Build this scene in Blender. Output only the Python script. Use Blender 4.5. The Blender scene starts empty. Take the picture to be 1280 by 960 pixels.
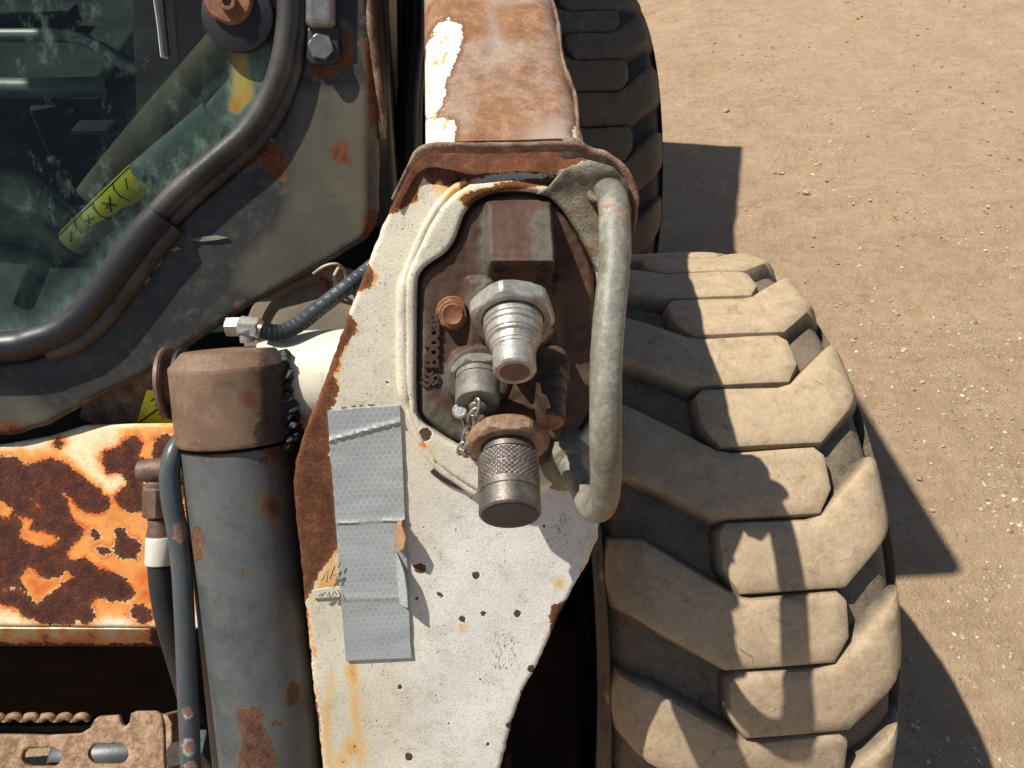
import bpy, bmesh, math, random
import numpy as np
from mathutils import Vector, Matrix, noise as mnoise
from mathutils.geometry import delaunay_2d_cdt
random.seed(7); RNG = np.random.default_rng(7)
R = math.radians
sc = bpy.context.scene

# ------------------------------------------------------------------ camera, sky, sun
CAMZ, PITCH, F = 1.375, R(43.0), 1000.0
cam_d = bpy.data.cameras.new('camera'); cam = bpy.data.objects.new('camera', cam_d)
sc.collection.objects.link(cam); sc.camera = cam
cam.location = (0, 0, CAMZ); cam.rotation_euler = (math.pi/2 - PITCH, 0, 0)
cam_d.sensor_width = 36; cam_d.lens = 36*F/1280; cam_d.clip_start = .02; cam_d.clip_end = 4000
SUN_TRAVEL = Vector((.145, -.016, -.26)).normalized()
SUN_EL = math.asin(-SUN_TRAVEL.z); SUN_AZ = math.atan2(-SUN_TRAVEL.x, -SUN_TRAVEL.y)
wd = bpy.data.worlds.new('World'); sc.world = wd; wd.use_nodes = True
wn = wd.node_tree.nodes; bg = wn['Background']; sky = wn.new('ShaderNodeTexSky')
sky.sky_type = 'NISHITA'; sky.sun_disc = False; sky.sun_elevation = SUN_EL; sky.sun_rotation = SUN_AZ
wd.node_tree.links.new(sky.outputs[0], bg.inputs[0]); bg.inputs[1].default_value = .062
sl = bpy.data.lights.new('sun', 'SUN'); sl.energy = 4.9; sl.angle = R(.55); sl.color = (1, .95, .86)
so = bpy.data.objects.new('sun', sl); sc.collection.objects.link(so)
so.rotation_euler = SUN_TRAVEL.to_track_quat('-Z', 'Y').to_euler(); so.location = (-4, 2, 6)
sc.view_settings.view_transform = 'Standard'; sc.view_settings.look = 'None'
sc.view_settings.exposure = .35; sc.view_settings.gamma = 1

# ------------------------------------------------------------------ measuring: photograph <-> place
A = Vector((0, math.cos(PITCH), -math.sin(PITCH))); U = Vector((0, math.sin(PITCH), math.cos(PITCH))); X = Vector((1, 0, 0))
CAM = Vector((0, 0, CAMZ))
YAW = R(4.3)
def ray(px, py): return A + X*((px-640)/F) + U*((480-py)/F)
def at(px, py, d): return CAM + ray(px, py)*d
def proj(V):
    V = np.asarray(V) - np.array(CAM)
    d = V @ np.array(A); d = np.where(np.abs(d) < 1e-6, 1e-6, d)
    return np.stack([640 + F*(V @ np.array(X))/d, 480 - F*(V @ np.array(U))/d], 1)
class Plane:
    """a real plane of the machine: leans back so that its normal points `el` above horizontal, `yaw` to the side"""
    def __init__(s, px, py, d, el, yaw=YAW):
        s.p = at(px, py, d); e = R(el)
        s.n = Matrix.Rotation(yaw, 3, 'Z') @ Vector((0, -math.cos(e), math.sin(e)))
        s.u = Matrix.Rotation(yaw, 3, 'Z') @ X; s.v = s.n.cross(s.u)
    def hit(s, px, py, h=0.0):
        r = ray(px, py); t = (s.p - CAM).dot(s.n)/r.dot(s.n)
        return CAM + r*t + s.n*h
    def hits(s, P, h=0.0):
        P = np.asarray(P, float)
        r = np.array(A)[None] + ((P[:, 0]-640)/F)[:, None]*np.array(X)[None] + ((480-P[:, 1])/F)[:, None]*np.array(U)[None]
        t = (s.p - CAM).dot(s.n)/(r @ np.array(s.n))
        return np.array(CAM)[None] + r*t[:, None] + np.array(s.n)[None]*np.reshape(np.broadcast_to(h, (len(P),)), (-1, 1))
def seg_dist(P, a, b):
    ab = b-a; L = (ab*ab).sum() + 1e-12
    t = np.clip(((P-a) @ ab)/L, 0, 1)
    return np.sqrt((((P-a) - t[:, None]*ab)**2).sum(1))
def sdf(P, poly):
    """signed distance to a polygon, negative inside"""
    P = np.asarray(P, float); Q = np.asarray(poly, float); n = len(Q)
    d = np.full(len(P), 1e9); ins = np.zeros(len(P), bool)
    for i in range(n):
        a, b = Q[i], Q[(i+1) % n]
        d = np.minimum(d, seg_dist(P, a, b))
        if a[1] != b[1]:
            c = ((a[1] > P[:, 1]) != (b[1] > P[:, 1])) & (P[:, 0] < (b[0]-a[0])*(P[:, 1]-a[1])/(b[1]-a[1]) + a[0])
            ins ^= c
    return np.where(ins, -d, d)
def crom(pts, n=6, closed=False):
    P = [Vector(p) for p in pts]; N = len(P); out = []
    for i in range(N if closed else N-1):
        p0 = P[(i-1) % N] if closed or i > 0 else P[0]*2-P[1]
        p1, p2 = P[i], P[(i+1) % N]
        p3 = P[(i+2) % N] if closed or i+2 < N else P[-1]*2-P[-2]
        for k in range(n):
            t = k/n
            out.append(.5*((2*p1)+(p2-p0)*t+(2*p0-5*p1+4*p2-p3)*t*t+(3*p1-p0-3*p2+p3)*t**3))
    if not closed: out.append(P[-1])
    return out
def sm(a, b, x):
    t = np.clip((np.asarray(x, float)-a)/(b-a), 0, 1); return t*t*(3-2*t)

# ------------------------------------------------------------------ objects
WLOC = {}
def new_obj(name, me, parent=None, loc=Vector((0, 0, 0))):
    o = bpy.data.objects.new(name, me); sc.collection.objects.link(o); o.location = loc
    WLOC[o.name] = Vector(loc)
    if parent is not None:
        o.parent = parent; o.matrix_parent_inverse = Matrix.Translation(-WLOC[parent.name])
    return o
def thing(o, label, cat, group=None, kind=None):
    if label: o['label'] = label
    if cat: o['category'] = cat
    if group: o['group'] = group
    if kind: o['kind'] = kind
    return o
def mk(name, V, Fc, mat, parent=None, sharp=35, loc=None):
    V = np.asarray(V, float)
    c = Vector(V.mean(0)) if loc is None else Vector(loc)
    me = bpy.data.meshes.new(name)
    me.from_pydata([tuple(v) for v in V-np.array(c)], [], [tuple(int(i) for i in f) for f in Fc])
    if sharp is not None:
        me.polygons.foreach_set('use_smooth', [True]*len(me.polygons))
        me.set_sharp_from_angle(angle=R(sharp))
    me.materials.append(mat); me.update()
    return new_obj(name, me, parent, c)
def verts_px(o):
    n = len(o.data.vertices); a = np.empty(n*3); o.data.vertices.foreach_get('co', a)
    W = a.reshape(-1, 3) + np.array(WLOC[o.name])
    return proj(W), W
def wear(o, attr, pos=(), neg=(), spots=(), default=60.0, P=None):
    """records on the surface how far (in mm-like units) each point lies from the edge of a worn patch"""
    if P is None: P, _ = verts_px(o)
    d = np.full(len(P), default)
    for q in pos: d = np.minimum(d, sdf(P, q))
    for x, y, r in spots: d = np.minimum(d, np.hypot(P[:, 0]-x, P[:, 1]-y)-r)
    for q in neg: d = np.maximum(d, -sdf(P, q))
    at_ = o.data.attributes.get(attr) or o.data.attributes.new(attr, 'FLOAT', 'POINT')
    at_.data.foreach_set('value', d.astype(np.float32))
def blank(o, *attrs):
    for a in attrs:
        if not o.data.attributes.get(a):
            at_ = o.data.attributes.new(a, 'FLOAT', 'POINT'); at_.data.foreach_set('value', np.full(len(o.data.vertices), 60., np.float32))
def dens(poly, step):
    out = []
    n = len(poly)
    for i in range(n):
        a = np.array(poly[i][:2], float); b = np.array(poly[(i+1) % n][:2], float)
        k = max(1, int(round(np.linalg.norm(b-a)/step)))
        for j in range(k): out.append(a+(b-a)*j/k)
    return np.array(out)
def sheet(name, outline, plane, thick, mat, parent=None, step=4., holes=(), rnd=2., rh=None, relief=None, base=0., back=True, sharp=50, edge_jit=0.):
    """a plate with real thickness on one of the machine's planes; outline measured in the photograph, edges rounded"""
    O = dens(outline, step); Hs = [dens(h, step) for h in holes]
    if edge_jit:
        O = O + np.array([[mnoise.noise((p[0]*.12, p[1]*.12, 3.1)), mnoise.noise((p[0]*.12, p[1]*.12, 9.7))] for p in O])*edge_jit
    loops = [O]+Hs; P = []; E = []
    for L in loops:
        s = len(P); P += list(L); E += [(s+i, s+(i+1) % len(L)) for i in range(len(L))]
    def dist(Q):
        d = -sdf(Q, O)
        for h in Hs: d = np.minimum(d, sdf(Q, h))
        return d
    lo, hi = O.min(0), O.max(0)
    gx, gy = np.meshgrid(np.arange(lo[0]+step/2, hi[0], step), np.arange(lo[1]+step/2, hi[1], step*.87))
    gx = gx + (np.arange(gx.shape[0]) % 2)[:, None]*step/2
    G = np.stack([gx.ravel(), gy.ravel()], 1); G = G + RNG.uniform(-.12, .12, G.shape)*step
    lim = max(step*.6, rnd*1.25 if rnd else 0)
    G = G[dist(G) > lim]
    rings = []
    if rnd:
        for L in loops:
            T = np.roll(L, -1, 0)-np.roll(L, 1, 0); N = np.stack([-T[:, 1], T[:, 0]], 1); N /= np.linalg.norm(N, axis=1)[:, None]+1e-9
            for k in (.3, 1.):
                for sgn in (1, -1):
                    q = L+N*sgn*rnd*k; rings.append(q[np.abs(dist(q)-rnd*k) < rnd*.12])
    allp = np.concatenate([np.array(P), G]+[r for r in rings if len(r)])
    res = delaunay_2d_cdt([Vector((float(a), float(b))) for a, b in allp], E, [], 0, 1e-5)
    V2 = np.array([[v.x, v.y] for v in res[0]]); T = np.array([f for f in res[2]])
    cen = V2[T].mean(1); keep = dist(cen) > -1e-6; T = T[keep]
    used = np.unique(T); mp = -np.ones(len(V2), int); mp[used] = np.arange(len(used)); V2 = V2[used]; T = mp[T]
    d = np.maximum(dist(V2), 0); h = np.zeros(len(V2))+base
    if rnd:
        r_m = rh if rh is not None else rnd*.0006
        t = np.clip(d/rnd, 0, 1); h += -r_m*(1-np.sqrt(np.maximum(0, 1-(1-t)**2)))
    if relief is not None: h = h+relief(V2)
    V3 = plane.hits(V2, h)
    a, b, c = V3[T[0, 0]], V3[T[0, 1]], V3[T[0, 2]]
    nn = np.array(plane.n)
    nr = np.cross(V3[T[:, 1]]-V3[T[:, 0]], V3[T[:, 2]]-V3[T[:, 0]]) @ nn
    T[nr < 0] = T[nr < 0][:, ::-1]
    cnt = {}
    for f in T:
        for i in range(3):
            e = (int(f[i]), int(f[(i+1) % 3])); cnt[e] = 1
    be = [e for e in cnt if (e[1], e[0]) not in cnt]
    bv = sorted({i for e in be for i in e}); m1 = {i: len(V3)+k for k, i in enumerate(bv)}; m2 = {i: len(V3)+len(bv)+k for k, i in enumerate(bv)}
    B = plane.hits(V2[bv], base-thick)
    faces = [tuple(f) for f in T]+[(m1[j], m1[i], m2[i], m2[j]) for i, j in be]
    V = np.concatenate([V3, V3[bv], B])
    if back:
        n0 = len(V); V = np.concatenate([V, plane.hits(V2, base-thick)]); faces += [(f[2]+n0, f[1]+n0, f[0]+n0) for f in T]
    return mk(name, V, faces, mat, parent, sharp)
def frames(path, closed=False):
    P = [Vector(p) for p in path]; n = len(P); T = []
    for i in range(n):
        a = P[(i-1) % n] if closed or i else P[0]; b = P[(i+1) % n] if closed or i < n-1 else P[-1]
        T.append((b-a).normalized())
    up = Vector((0, 0, 1)) if abs(T[0].z) < .9 else Vector((0, 1, 0))
    N = [(up-T[0]*up.dot(T[0])).normalized()]
    for i in range(1, n):
        q = T[i-1].rotation_difference(T[i]); v = q @ N[-1]; N.append((v-T[i]*v.dot(T[i])).normalized())
    return P, T, N
def sweep(name, path, rad, mat, parent=None, seg=20, closed=False, flat=(1, 1), jit=0., sharp=60, prof=None):
    P, T, N = frames(path, closed); n = len(P); V = []; Fc = []
    for i in range(n):
        r = rad(i/(n-1)) if callable(rad) else rad; B = T[i].cross(N[i])
        for k in range(seg):
            a = 2*math.pi*k/seg
            rr = r*(1+jit*mnoise.noise(P[i]*90+Vector((math.cos(a), math.sin(a), 0))*1.3)) if jit else r
            if prof: rr *= prof(a)
            V.append(P[i]+N[i]*math.cos(a)*rr*flat[0]+B*math.sin(a)*rr*flat[1])
    m = n if closed else n-1
    for i in range(m):
        for k in range(seg):
            a, b = i*seg+k, i*seg+(k+1) % seg; c, d = ((i+1) % n)*seg+k, ((i+1) % n)*seg+(k+1) % seg
            Fc.append((a, b, d, c))
    if not closed:
        Fc.append(tuple(range(seg))[::-1]); Fc.append(tuple((n-1)*seg+k for k in range(seg)))
    return mk(name, [tuple(v) for v in V], Fc, mat, parent, sharp)
def lathe(name, o, axis, prof, mat, parent=None, seg=48, rf=None, sharp=35, ref=None):
    """prof: (z along axis, radius); closed with caps"""
    ax = Vector(axis).normalized(); ref = ref or (X if abs(ax.x) < .8 else Vector((0, 0, 1)))
    n1 = (ref-ax*ref.dot(ax)).normalized(); n2 = ax.cross(n1); V = []; Fc = []; o = Vector(o)
    for z, r in prof:
        for k in range(seg):
            a = 2*math.pi*k/seg; rr = rf(a, z, r) if rf else r
            V.append(o+ax*z+n1*math.cos(a)*rr+n2*math.sin(a)*rr)
    for i in range(len(prof)-1):
        for k in range(seg):
            Fc.append((i*seg+k, i*seg+(k+1) % seg, (i+1)*seg+(k+1) % seg, (i+1)*seg+k))
    Fc.append(tuple(range(seg))[::-1]); Fc.append(tuple((len(prof)-1)*seg+k for k in range(seg)))
    return mk(name, [tuple(v) for v in V], Fc, mat, parent, sharp)
def hexnut(name, o, axis, rc, t, mat, parent=None, rot=0., hole=0, ref=None):
    ap = rc*math.cos(math.pi/6)
    def rf(a, z, r):
        q = ((a+rot) % (math.pi/3))-math.pi/6; rh = ap/math.cos(q)
        if r < ap*.9: return r
        e = min(z, t-z); return min(rh, ap*.97+e*1.7)
    zs = [0, t*.06, t*.14, t*.24, t*.5, t*.76, t*.86, t*.94, t]
    pr = [(z, rc) for z in zs]
    if hole: pr += [(t, hole), (t-.002, hole*.96)]
    return lathe(name, o, axis, pr, mat, parent, seg=60, rf=rf, sharp=24, ref=ref)
def boxm(name, lo, hi, mat, parent=None, rot=0., bev=.004, about=None):
    bm = bmesh.new(); bmesh.ops.create_cube(bm, size=1)
    lo, hi = Vector(lo), Vector(hi); c = (lo+hi)/2; s = hi-lo
    for v in bm.verts: v.co = Vector((v.co.x*s.x, v.co.y*s.y, v.co.z*s.z))
    if bev: bmesh.ops.bevel(bm, geom=bm.edges[:], offset=bev, segments=2, affect='EDGES', profile=.6)
    m = Matrix.Rotation(rot, 3, 'Z')
    piv = Vector(about) if about is not None else c
    V = [tuple(m @ (v.co+c-piv)+piv) for v in bm.verts]; bm.verts.index_update(); Fc = [[v.index for v in f.verts] for f in bm.faces]; bm.free()
    o = mk(name, V, Fc, mat, parent); blank(o, 'rust', 'stain_and_light', 'paint'); return o
def hull_box(name, corners8, mat, parent=None, bev=.004):
    """box from 8 world corners: bottom loop then top loop"""
    bm = bmesh.new(); vs = [bm.verts.new(c) for c in corners8]
    for f in ((3, 2, 1, 0), (4, 5, 6, 7), (0, 1, 5, 4), (1, 2, 6, 5), (2, 3, 7, 6), (3, 0, 4, 7)): bm.faces.new([vs[i] for i in f])
    bmesh.ops.recalc_face_normals(bm, faces=bm.faces[:])
    if bev: bmesh.ops.bevel(bm, geom=bm.edges[:], offset=bev, segments=3, affect='EDGES', profile=.6)
    bm.verts.index_update(); V = [tuple(v.co) for v in bm.verts]; Fc = [[v.index for v in f.verts] for f in bm.faces]; bm.free()
    o = mk(name, V, Fc, mat, parent); blank(o, 'rust', 'stain_and_light', 'paint'); return o

# ------------------------------------------------------------------ materials
class NT:
    def __init__(s, name):
        s.m = bpy.data.materials.new(name); s.m.use_nodes = True; s.t = s.m.node_tree; s.b = s.t.nodes['Principled BSDF']
        s.pos = s.n('ShaderNodeNewGeometry').outputs['Position']
    def n(s, t): return s.t.nodes.new(t)
    def put(s, sock, v):
        if isinstance(v, bpy.types.NodeSocket): s.t.links.new(v, sock)
        elif isinstance(v, (tuple, list)) and len(v) == 3 and sock.type == 'RGBA': sock.default_value = (*v, 1)
        else: sock.default_value = v
    def noise(s, scale, detail=5, rough=.6, dist=0., co=None, stretch=None):
        x = s.n('ShaderNodeTexNoise'); x.inputs['Scale'].default_value = scale; x.inputs['Detail'].default_value = detail
        x.inputs['Roughness'].default_value = rough; x.inputs['Distortion'].default_value = dist
        c = co or s.pos
        if stretch:
            mp = s.n('ShaderNodeMapping'); mp.inputs['Scale'].default_value = stretch; s.put(mp.inputs[0], c); c = mp.outputs[0]
        s.put(x.inputs['Vector'], c); return x.outputs['Fac']
    def voro(s, scale, feat='F1', out='Distance', co=None, rnd=1.):
        x = s.n('ShaderNodeTexVoronoi'); x.feature = feat; x.inputs['Scale'].default_value = scale; x.inputs['Randomness'].default_value = rnd
        s.put(x.inputs['Vector'], co or s.pos); return x.outputs[out]
    def attr(s, name):
        x = s.n('ShaderNodeAttribute'); x.attribute_name = name; return x.outputs['Fac']
    def math(s, op, a, b=0., c=0.):
        x = s.n('ShaderNodeMath'); x.operation = op
        for i, v in enumerate((a, b, c)): s.put(x.inputs[i], v)
        return x.outputs[0]
    def rng(s, v, a, b, lo=0., hi=1., smooth=True):
        x = s.n('ShaderNodeMapRange'); x.interpolation_type = 'SMOOTHSTEP' if smooth else 'LINEAR'
        s.put(x.inputs[0], v)
        if a > b: a, b, lo, hi = b, a, hi, lo
        for i, q in enumerate((a, b, lo, hi)): x.inputs[i+1].default_value = q
        return x.outputs[0]
    def mix(s, f, a, b, mode='MIX'):
        x = s.n('ShaderNodeMix'); x.data_type = 'RGBA'; x.blend_type = mode
        s.put(x.inputs[0], f); s.put(x.inputs[6], a); s.put(x.inputs[7], b); return x.outputs[2]
    def ramp(s, v, stops):
        x = s.n('ShaderNodeValToRGB'); e = x.color_ramp.elements
        while len(e) < len(stops): e.new(.5)
        for i, (p, c) in enumerate(stops): e[i].position = p; e[i].color = (*c, 1)
        s.put(x.inputs[0], v); return x.outputs[0]
    def bump(s, h, dist=.001, strength=1.):
        x = s.n('ShaderNodeBump'); x.inputs['Strength'].default_value = strength; x.inputs['Distance'].default_value = dist
        s.put(x.inputs['Height'], h); s.put(s.b.inputs['Normal'], x.outputs[0])
    def done(s, col, rough=.6, metal=0., spec=.5):
        s.put(s.b.inputs['Base Color'], col); s.put(s.b.inputs['Roughness'], rough); s.put(s.b.inputs['Metallic'], metal)
        s.put(s.b.inputs['Specular IOR Level'], spec); return s.m
RUST_D, RUST_M, RUST_H = (.045, .016, .010), (.115, .040, .018), (.26, .095, .030)
def rust_colour(t, d=RUST_D, m=RUST_M, h=RUST_H, scale=1.):
    a = t.noise(90*scale, 8, .7); b = t.noise(420*scale, 5, .7)
    v = t.math('ADD', t.math('MULTIPLY', a, .62), t.math('MULTIPLY', b, .38))
    return t.ramp(v, [(.33, d), (.5, m), (.68, h)]), b
def painted(name, paint, paint2, halo=(.62, .22, .04), halo2=(.70, .48, .20), rd=RUST_D, rm=RUST_M, rh=RUST_H, edge=7., fine=5., halo_w=9., rough=.45, speck=.60, speck_col=(.05, .03, .02), grime=.25, spec=.4, thick=.0012, grime_col=(.30, .24, .16), chips=None, fade=None, soft=.6, lip=None, mott=.30, scuff=False, pits=0.):
    t = NT(name)
    n1 = t.noise(14, 6, .6); n2 = t.noise(70, 8, .65); n3 = t.noise(330, 6, .7); n4 = t.noise(900, 3, .6)
    d = t.attr('rust')
    e = t.math('ADD', t.math('MULTIPLY', t.math('SUBTRACT', n2, .5), edge*4), t.math('MULTIPLY', t.math('SUBTRACT', n3, .5), fine*4))
    dd = t.math('ADD', d, e)
    if chips:   # random small chips of the paint, away from the traced ones
        c = t.noise(chips[0], 6, .6); dd = t.math('MINIMUM', dd, t.math('MULTIPLY', t.math('SUBTRACT', chips[1], c), 160.))
    m = t.rng(dd, soft, -soft)
    col = t.mix(t.rng(n1, .35, .65), paint, paint2)
    if fade: col = t.mix(t.rng(t.math('ADD', t.attr('fade'), t.math('MULTIPLY', t.math('SUBTRACT', n2, .5), 90.)), 50, -50), col, fade)
    col = t.mix(t.math('MULTIPLY', t.rng(n2, .48, .75), grime), col, grime_col)
    sp = t.math('MULTIPLY', t.rng(n4, speck, speck+.06), t.rng(n2, .42, .62)); col = t.mix(sp, col, speck_col)
    if pits:
        pn = t.noise(560, 3, .55); col = t.mix(pits, col, t.ramp(pn, [(.36, (.35, .34, .30)), (.50, (1, 1, 1))]), 'MULTIPLY')
        pv = t.voro(230); col = t.mix(t.math('MULTIPLY', t.rng(pv, .20, .10), t.rng(n2, .50, .60)), col, (.22, .19, .14))
    if scuff:
        sf = t.math('MULTIPLY', t.rng(t.attr('scuff'), 8, -8), t.rng(t.noise(420, 4, .7, .5, None, (1.6, .5, .5)), .56, .61)); col = t.mix(sf, col, (.08, .075, .07))
    st = t.math('ADD', t.attr('stain_and_light'), t.math('MULTIPLY', t.math('SUBTRACT', n2, .5), 26.))
    hv = t.rng(t.noise(11, 5, .6, .5), .42, .60)
    col = t.mix(t.rng(st, 7, -5, 0, .85), col, halo2); col = t.mix(t.math('MULTIPLY', t.rng(st, -1, -14, 0, .92), t.math('ADD', .35, t.math('MULTIPLY', hv, .65))), col, halo)
    hw = t.math('ADD', dd, t.math('MULTIPLY', t.math('SUBTRACT', t.noise(40, 4), .5), 22.))
    col = t.mix(t.rng(hw, halo_w, 0, 0, .8), col, halo2); col = t.mix(t.rng(hw, halo_w*.45, -1, 0, .85), col, halo)
    if lip: col = t.mix(t.math('MULTIPLY', t.math('MULTIPLY', t.rng(dd, 2.2, 1.2), t.rng(n1, .46, .56)), .65), col, lip)
    rc, rb = rust_colour(t, rd, rm, rh)
    rc = t.mix(t.rng(dd, -7, 0, 0, .55), rc, rh)
    col = t.mix(m, col, rc)
    if pits:
        dc = t.math('ADD', t.attr('chip'), t.math('MULTIPLY', t.math('SUBTRACT', n3, .5), 6.))
        col = t.mix(t.math('MULTIPLY', t.rng(dc, 1.9, 1.0), t.rng(n2, .40, .5)), col, (.86, .84, .78)); col = t.mix(t.rng(dc, .6, -.3), col, t.mix(n4, (.035, .02, .012), (.15, .075, .04)))
    mo = t.math('ADD', t.math('MULTIPLY', t.noise(34, 8, .7, .3), .6), t.math('MULTIPLY', n3, .4))
    col = t.mix(mott, col, t.ramp(mo, [(.36, (.25, .25, .25)), (.5, (1, 1, 1)), (.66, (1., 1., 1.))]), 'MULTIPLY')
    h = t.math('ADD', t.math('MULTIPLY', t.rng(dd, -1.6*soft/.6, .8*soft/.6), 1.), t.math('MULTIPLY', t.math('MULTIPLY', m, .7), t.math('ADD', rb, t.noise(200, 6, .7))))
    h = t.math('ADD', h, t.math('MULTIPLY', n3, .12))
    if pits: h = t.math('ADD', h, t.math('ADD', t.math('MULTIPLY', t.rng(dc, -.6, .9), 1.3), t.math('MULTIPLY', pn, .30)))
    t.bump(h, thick, 1.)
    return t.done(col, t.mix(m, (rough,)*3, (.92,)*3), 0, spec)
def metal_mat(name, a, b, c, rough=.45, metal=.6, scale=60., bump=.0003, spots=None, fine=500):
    t = NT(name); v = t.noise(scale, 7, .65); n = t.noise(fine, 4, .65)
    w = t.math('ADD', t.math('MULTIPLY', v, .7), t.math('MULTIPLY', n, .3))
    col = t.ramp(w, [(.36, a), (.5, b), (.64, c)])
    if spots: col = t.mix(t.rng(t.noise(scale*.6, 6, .7, .3), spots[0], spots[0]+.08), col, spots[1])
    t.bump(t.math('ADD', n, v), bump); return t.done(col, rough, metal, .5)
def plain(name, col, rough=.6, metal=0., bump=.0002, scale=300, var=.3, spec=.5):
    t = NT(name); n = t.noise(scale, 5); v = t.noise(scale*.12, 5)
    c = t.mix(t.rng(v, .3, .7), tuple(q*(1-var) for q in col), tuple(min(1, q*(1+var)) for q in col))
    t.bump(n, bump); return t.done(c, rough, metal, spec)

M = {}
M['arm'] = painted('cream_paint_arm', (.64, .585, .455), (.69, .64, .52), scuff=True, mott=.20, pits=.27, edge=4, fine=3, speck=.615, thick=.0009, grime=.22, lip=(.78, .76, .70), halo_w=6, chips=(60, .80), fade=(.75, .73, .67))
M['beam'] = painted('cream_paint_beam', (.76, .62, .36), (.78, .72, .55), lip=(.85, .66, .34), halo=(.52, .075, .010), halo2=(.74, .31, .042), rd=(.030, .009, .008), rm=(.085, .023, .014), rh=(.20, .06, .022), edge=3.2, fine=4, halo_w=16, thick=.0032, mott=.3)
M['barrel'] = painted('grey_blue_paint', (.070, .080, .085), (.115, .121, .120), halo=(.16, .10, .05), halo2=(.12, .115, .085), edge=4, fine=3.5, halo_w=5, rough=.42, speck=.66, speck_col=(.30, .29, .26), grime=.5, grime_col=(.15, .135, .10), mott=.4, chips=(55, .72), rm=(.12, .055, .032), rh=(.22, .11, .055))
M['cap'] = painted('bare_rust_cap', (.150, .088, .057), (.215, .140, .092), mott=.55, soft=5., edge=6, fine=4, halo_w=6, rd=(.05, .033, .024), rm=(.075, .052, .038), rh=(.11, .075, .05), halo=(.17, .07, .028), halo2=(.21, .14, .09), rough=.6, grime=.6, grime_col=(.24, .12, .055), thick=.0008, speck=.60, speck_col=(.36, .26, .17))
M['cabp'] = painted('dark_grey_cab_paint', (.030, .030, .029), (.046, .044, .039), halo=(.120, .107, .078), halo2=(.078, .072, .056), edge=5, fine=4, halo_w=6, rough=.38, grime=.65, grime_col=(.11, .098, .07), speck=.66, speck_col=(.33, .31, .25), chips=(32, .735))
M['block'] = painted('brown_cast_block', (.085, .047, .033), (.125, .076, .054), halo=(.11, .085, .065), halo2=(.10, .075, .058), edge=7, fine=4, halo_w=10, rd=(.065, .060, .047), rm=(.10, .092, .073), rh=(.145, .13, .10), rough=.55, grime=.5, grime_col=(.05, .026, .018), mott=.5, spec=.22, thick=.0004, speck=.7, soft=7.)
M['cream_boss'] = painted('cream_paint_boss', (.78, .73, .58), (.74, .68, .52), edge=4, fine=3, halo_w=7, speck=.7)
# tube: bare rust with islands of old paint
def tube_mat():
    t = NT('rusty_arm_tube'); n1 = t.noise(16, 6, .6); n2 = t.noise(75, 8, .65); n3 = t.noise(380, 6, .7)
    v = t.math('ADD', t.math('MULTIPLY', n2, .6), t.math('MULTIPLY', n3, .4))
    a = t.ramp(v, [(.30, (.16, .098, .066)), (.5, (.30, .205, .150)), (.70, (.44, .325, .245))])
    b = t.ramp(v, [(.32, (.13, .058, .028)), (.52, (.27, .135, .066)), (.70, (.45, .27, .14))])
    col = t.mix(t.rng(n1, .40, .56), a, b)
    st = t.math('ADD', t.attr('stain_and_light'), t.math('MULTIPLY', t.math('SUBTRACT', n2, .5), 60.))
    col = t.mix(t.rng(st, 12, -16, 0, .36), col, (.50, .48, .44))
    d = t.math('ADD', t.attr('paint'), t.math('ADD', t.math('MULTIPLY', t.math('SUBTRACT', n2, .5), 20.), t.math('MULTIPLY', t.math('SUBTRACT', n3, .5), 10.)))
    pc = t.mix(t.rng(t.noise(60, 5, .6, 0, None, (3, 1, 1)), .56, .66), (.80, .75, .62), (.70, .34, .09))
    col = t.mix(t.rng(d, 9, 0, 0, .8), col, (.17, .06, .022))
    m = t.rng(d, .5, -.5); col = t.mix(m, col, pc)
    t.bump(t.math('ADD', t.math('MULTIPLY', m, 1.2), t.math('MULTIPLY', v, .7)), .0007)
    return t.done(col, t.mix(m, (.75,)*3, (.45,)*3), 0, .35)
M['tube'] = tube_mat()
M['flange'] = metal_mat('flange_edge_rust', (.10, .050, .032), (.22, .125, .080), (.36, .27, .19), .8, .0, 70, .0012)
M['handle'] = metal_mat('grab_handle_paint', (.115, .098, .068), (.19, .18, .14), (.33, .325, .275), .5, .0, 34, .0005, (.595, (.27, .13, .055)), 260)
M['steel'] = metal_mat('worn_steel', (.22, .20, .17), (.36, .34, .30), (.50, .48, .43), .40, .75, 80, .0002, (.66, (.22, .11, .05)))
M['bright'] = metal_mat('zinc_plated_steel', (.27, .25, .22), (.42, .40, .36), (.56, .54, .49), .40, .6, 110, .0003, (.62, (.20, .15, .10)))
M['nut_rust'] = metal_mat('rusted_nut', (.13, .065, .035), (.25, .155, .095), (.36, .25, .16), .6, .25, 90, .0004)
M['bolt_rust'] = metal_mat('rusted_bolt', (.14, .055, .025), (.24, .10, .045), (.33, .16, .08), .6, .1, 120, .0004)
M['dull'] = metal_mat('dull_galvanised_cap', (.11, .10, .085), (.185, .175, .15), (.27, .26, .225), .55, .35, 90, .0004)
M['knurl'] = metal_mat('knurled_steel', (.085, .072, .06), (.15, .128, .112), (.23, .20, .175), .46, .55, 90, .0002)
M['dark_steel'] = metal_mat('dark_port_steel', (.03, .022, .017), (.055, .04, .032), (.09, .065, .05), .55, .3, 100, .0003)
M['fitting'] = metal_mat('brown_fitting', (.085, .045, .032), (.155, .088, .062), (.22, .135, .10), .55, .2, 70, .0004)
M['step'] = metal_mat('rusted_step_steel', (.13, .066, .034), (.29, .172, .098), (.46, .32, .20), .75, .05, 120, .0008)
M['seal'] = plain('worn_rubber_seal', (.060, .055, .050), .42, 0, .0004, 120, .5)
M['seal_black'] = plain('black_rubber_seal', (.016, .016, .018), .42, 0, .0003, 90, .4)
M['rubber'] = plain('black_rubber', (.014, .014, .015), .5, 0, .0004, 200, .3)
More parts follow.
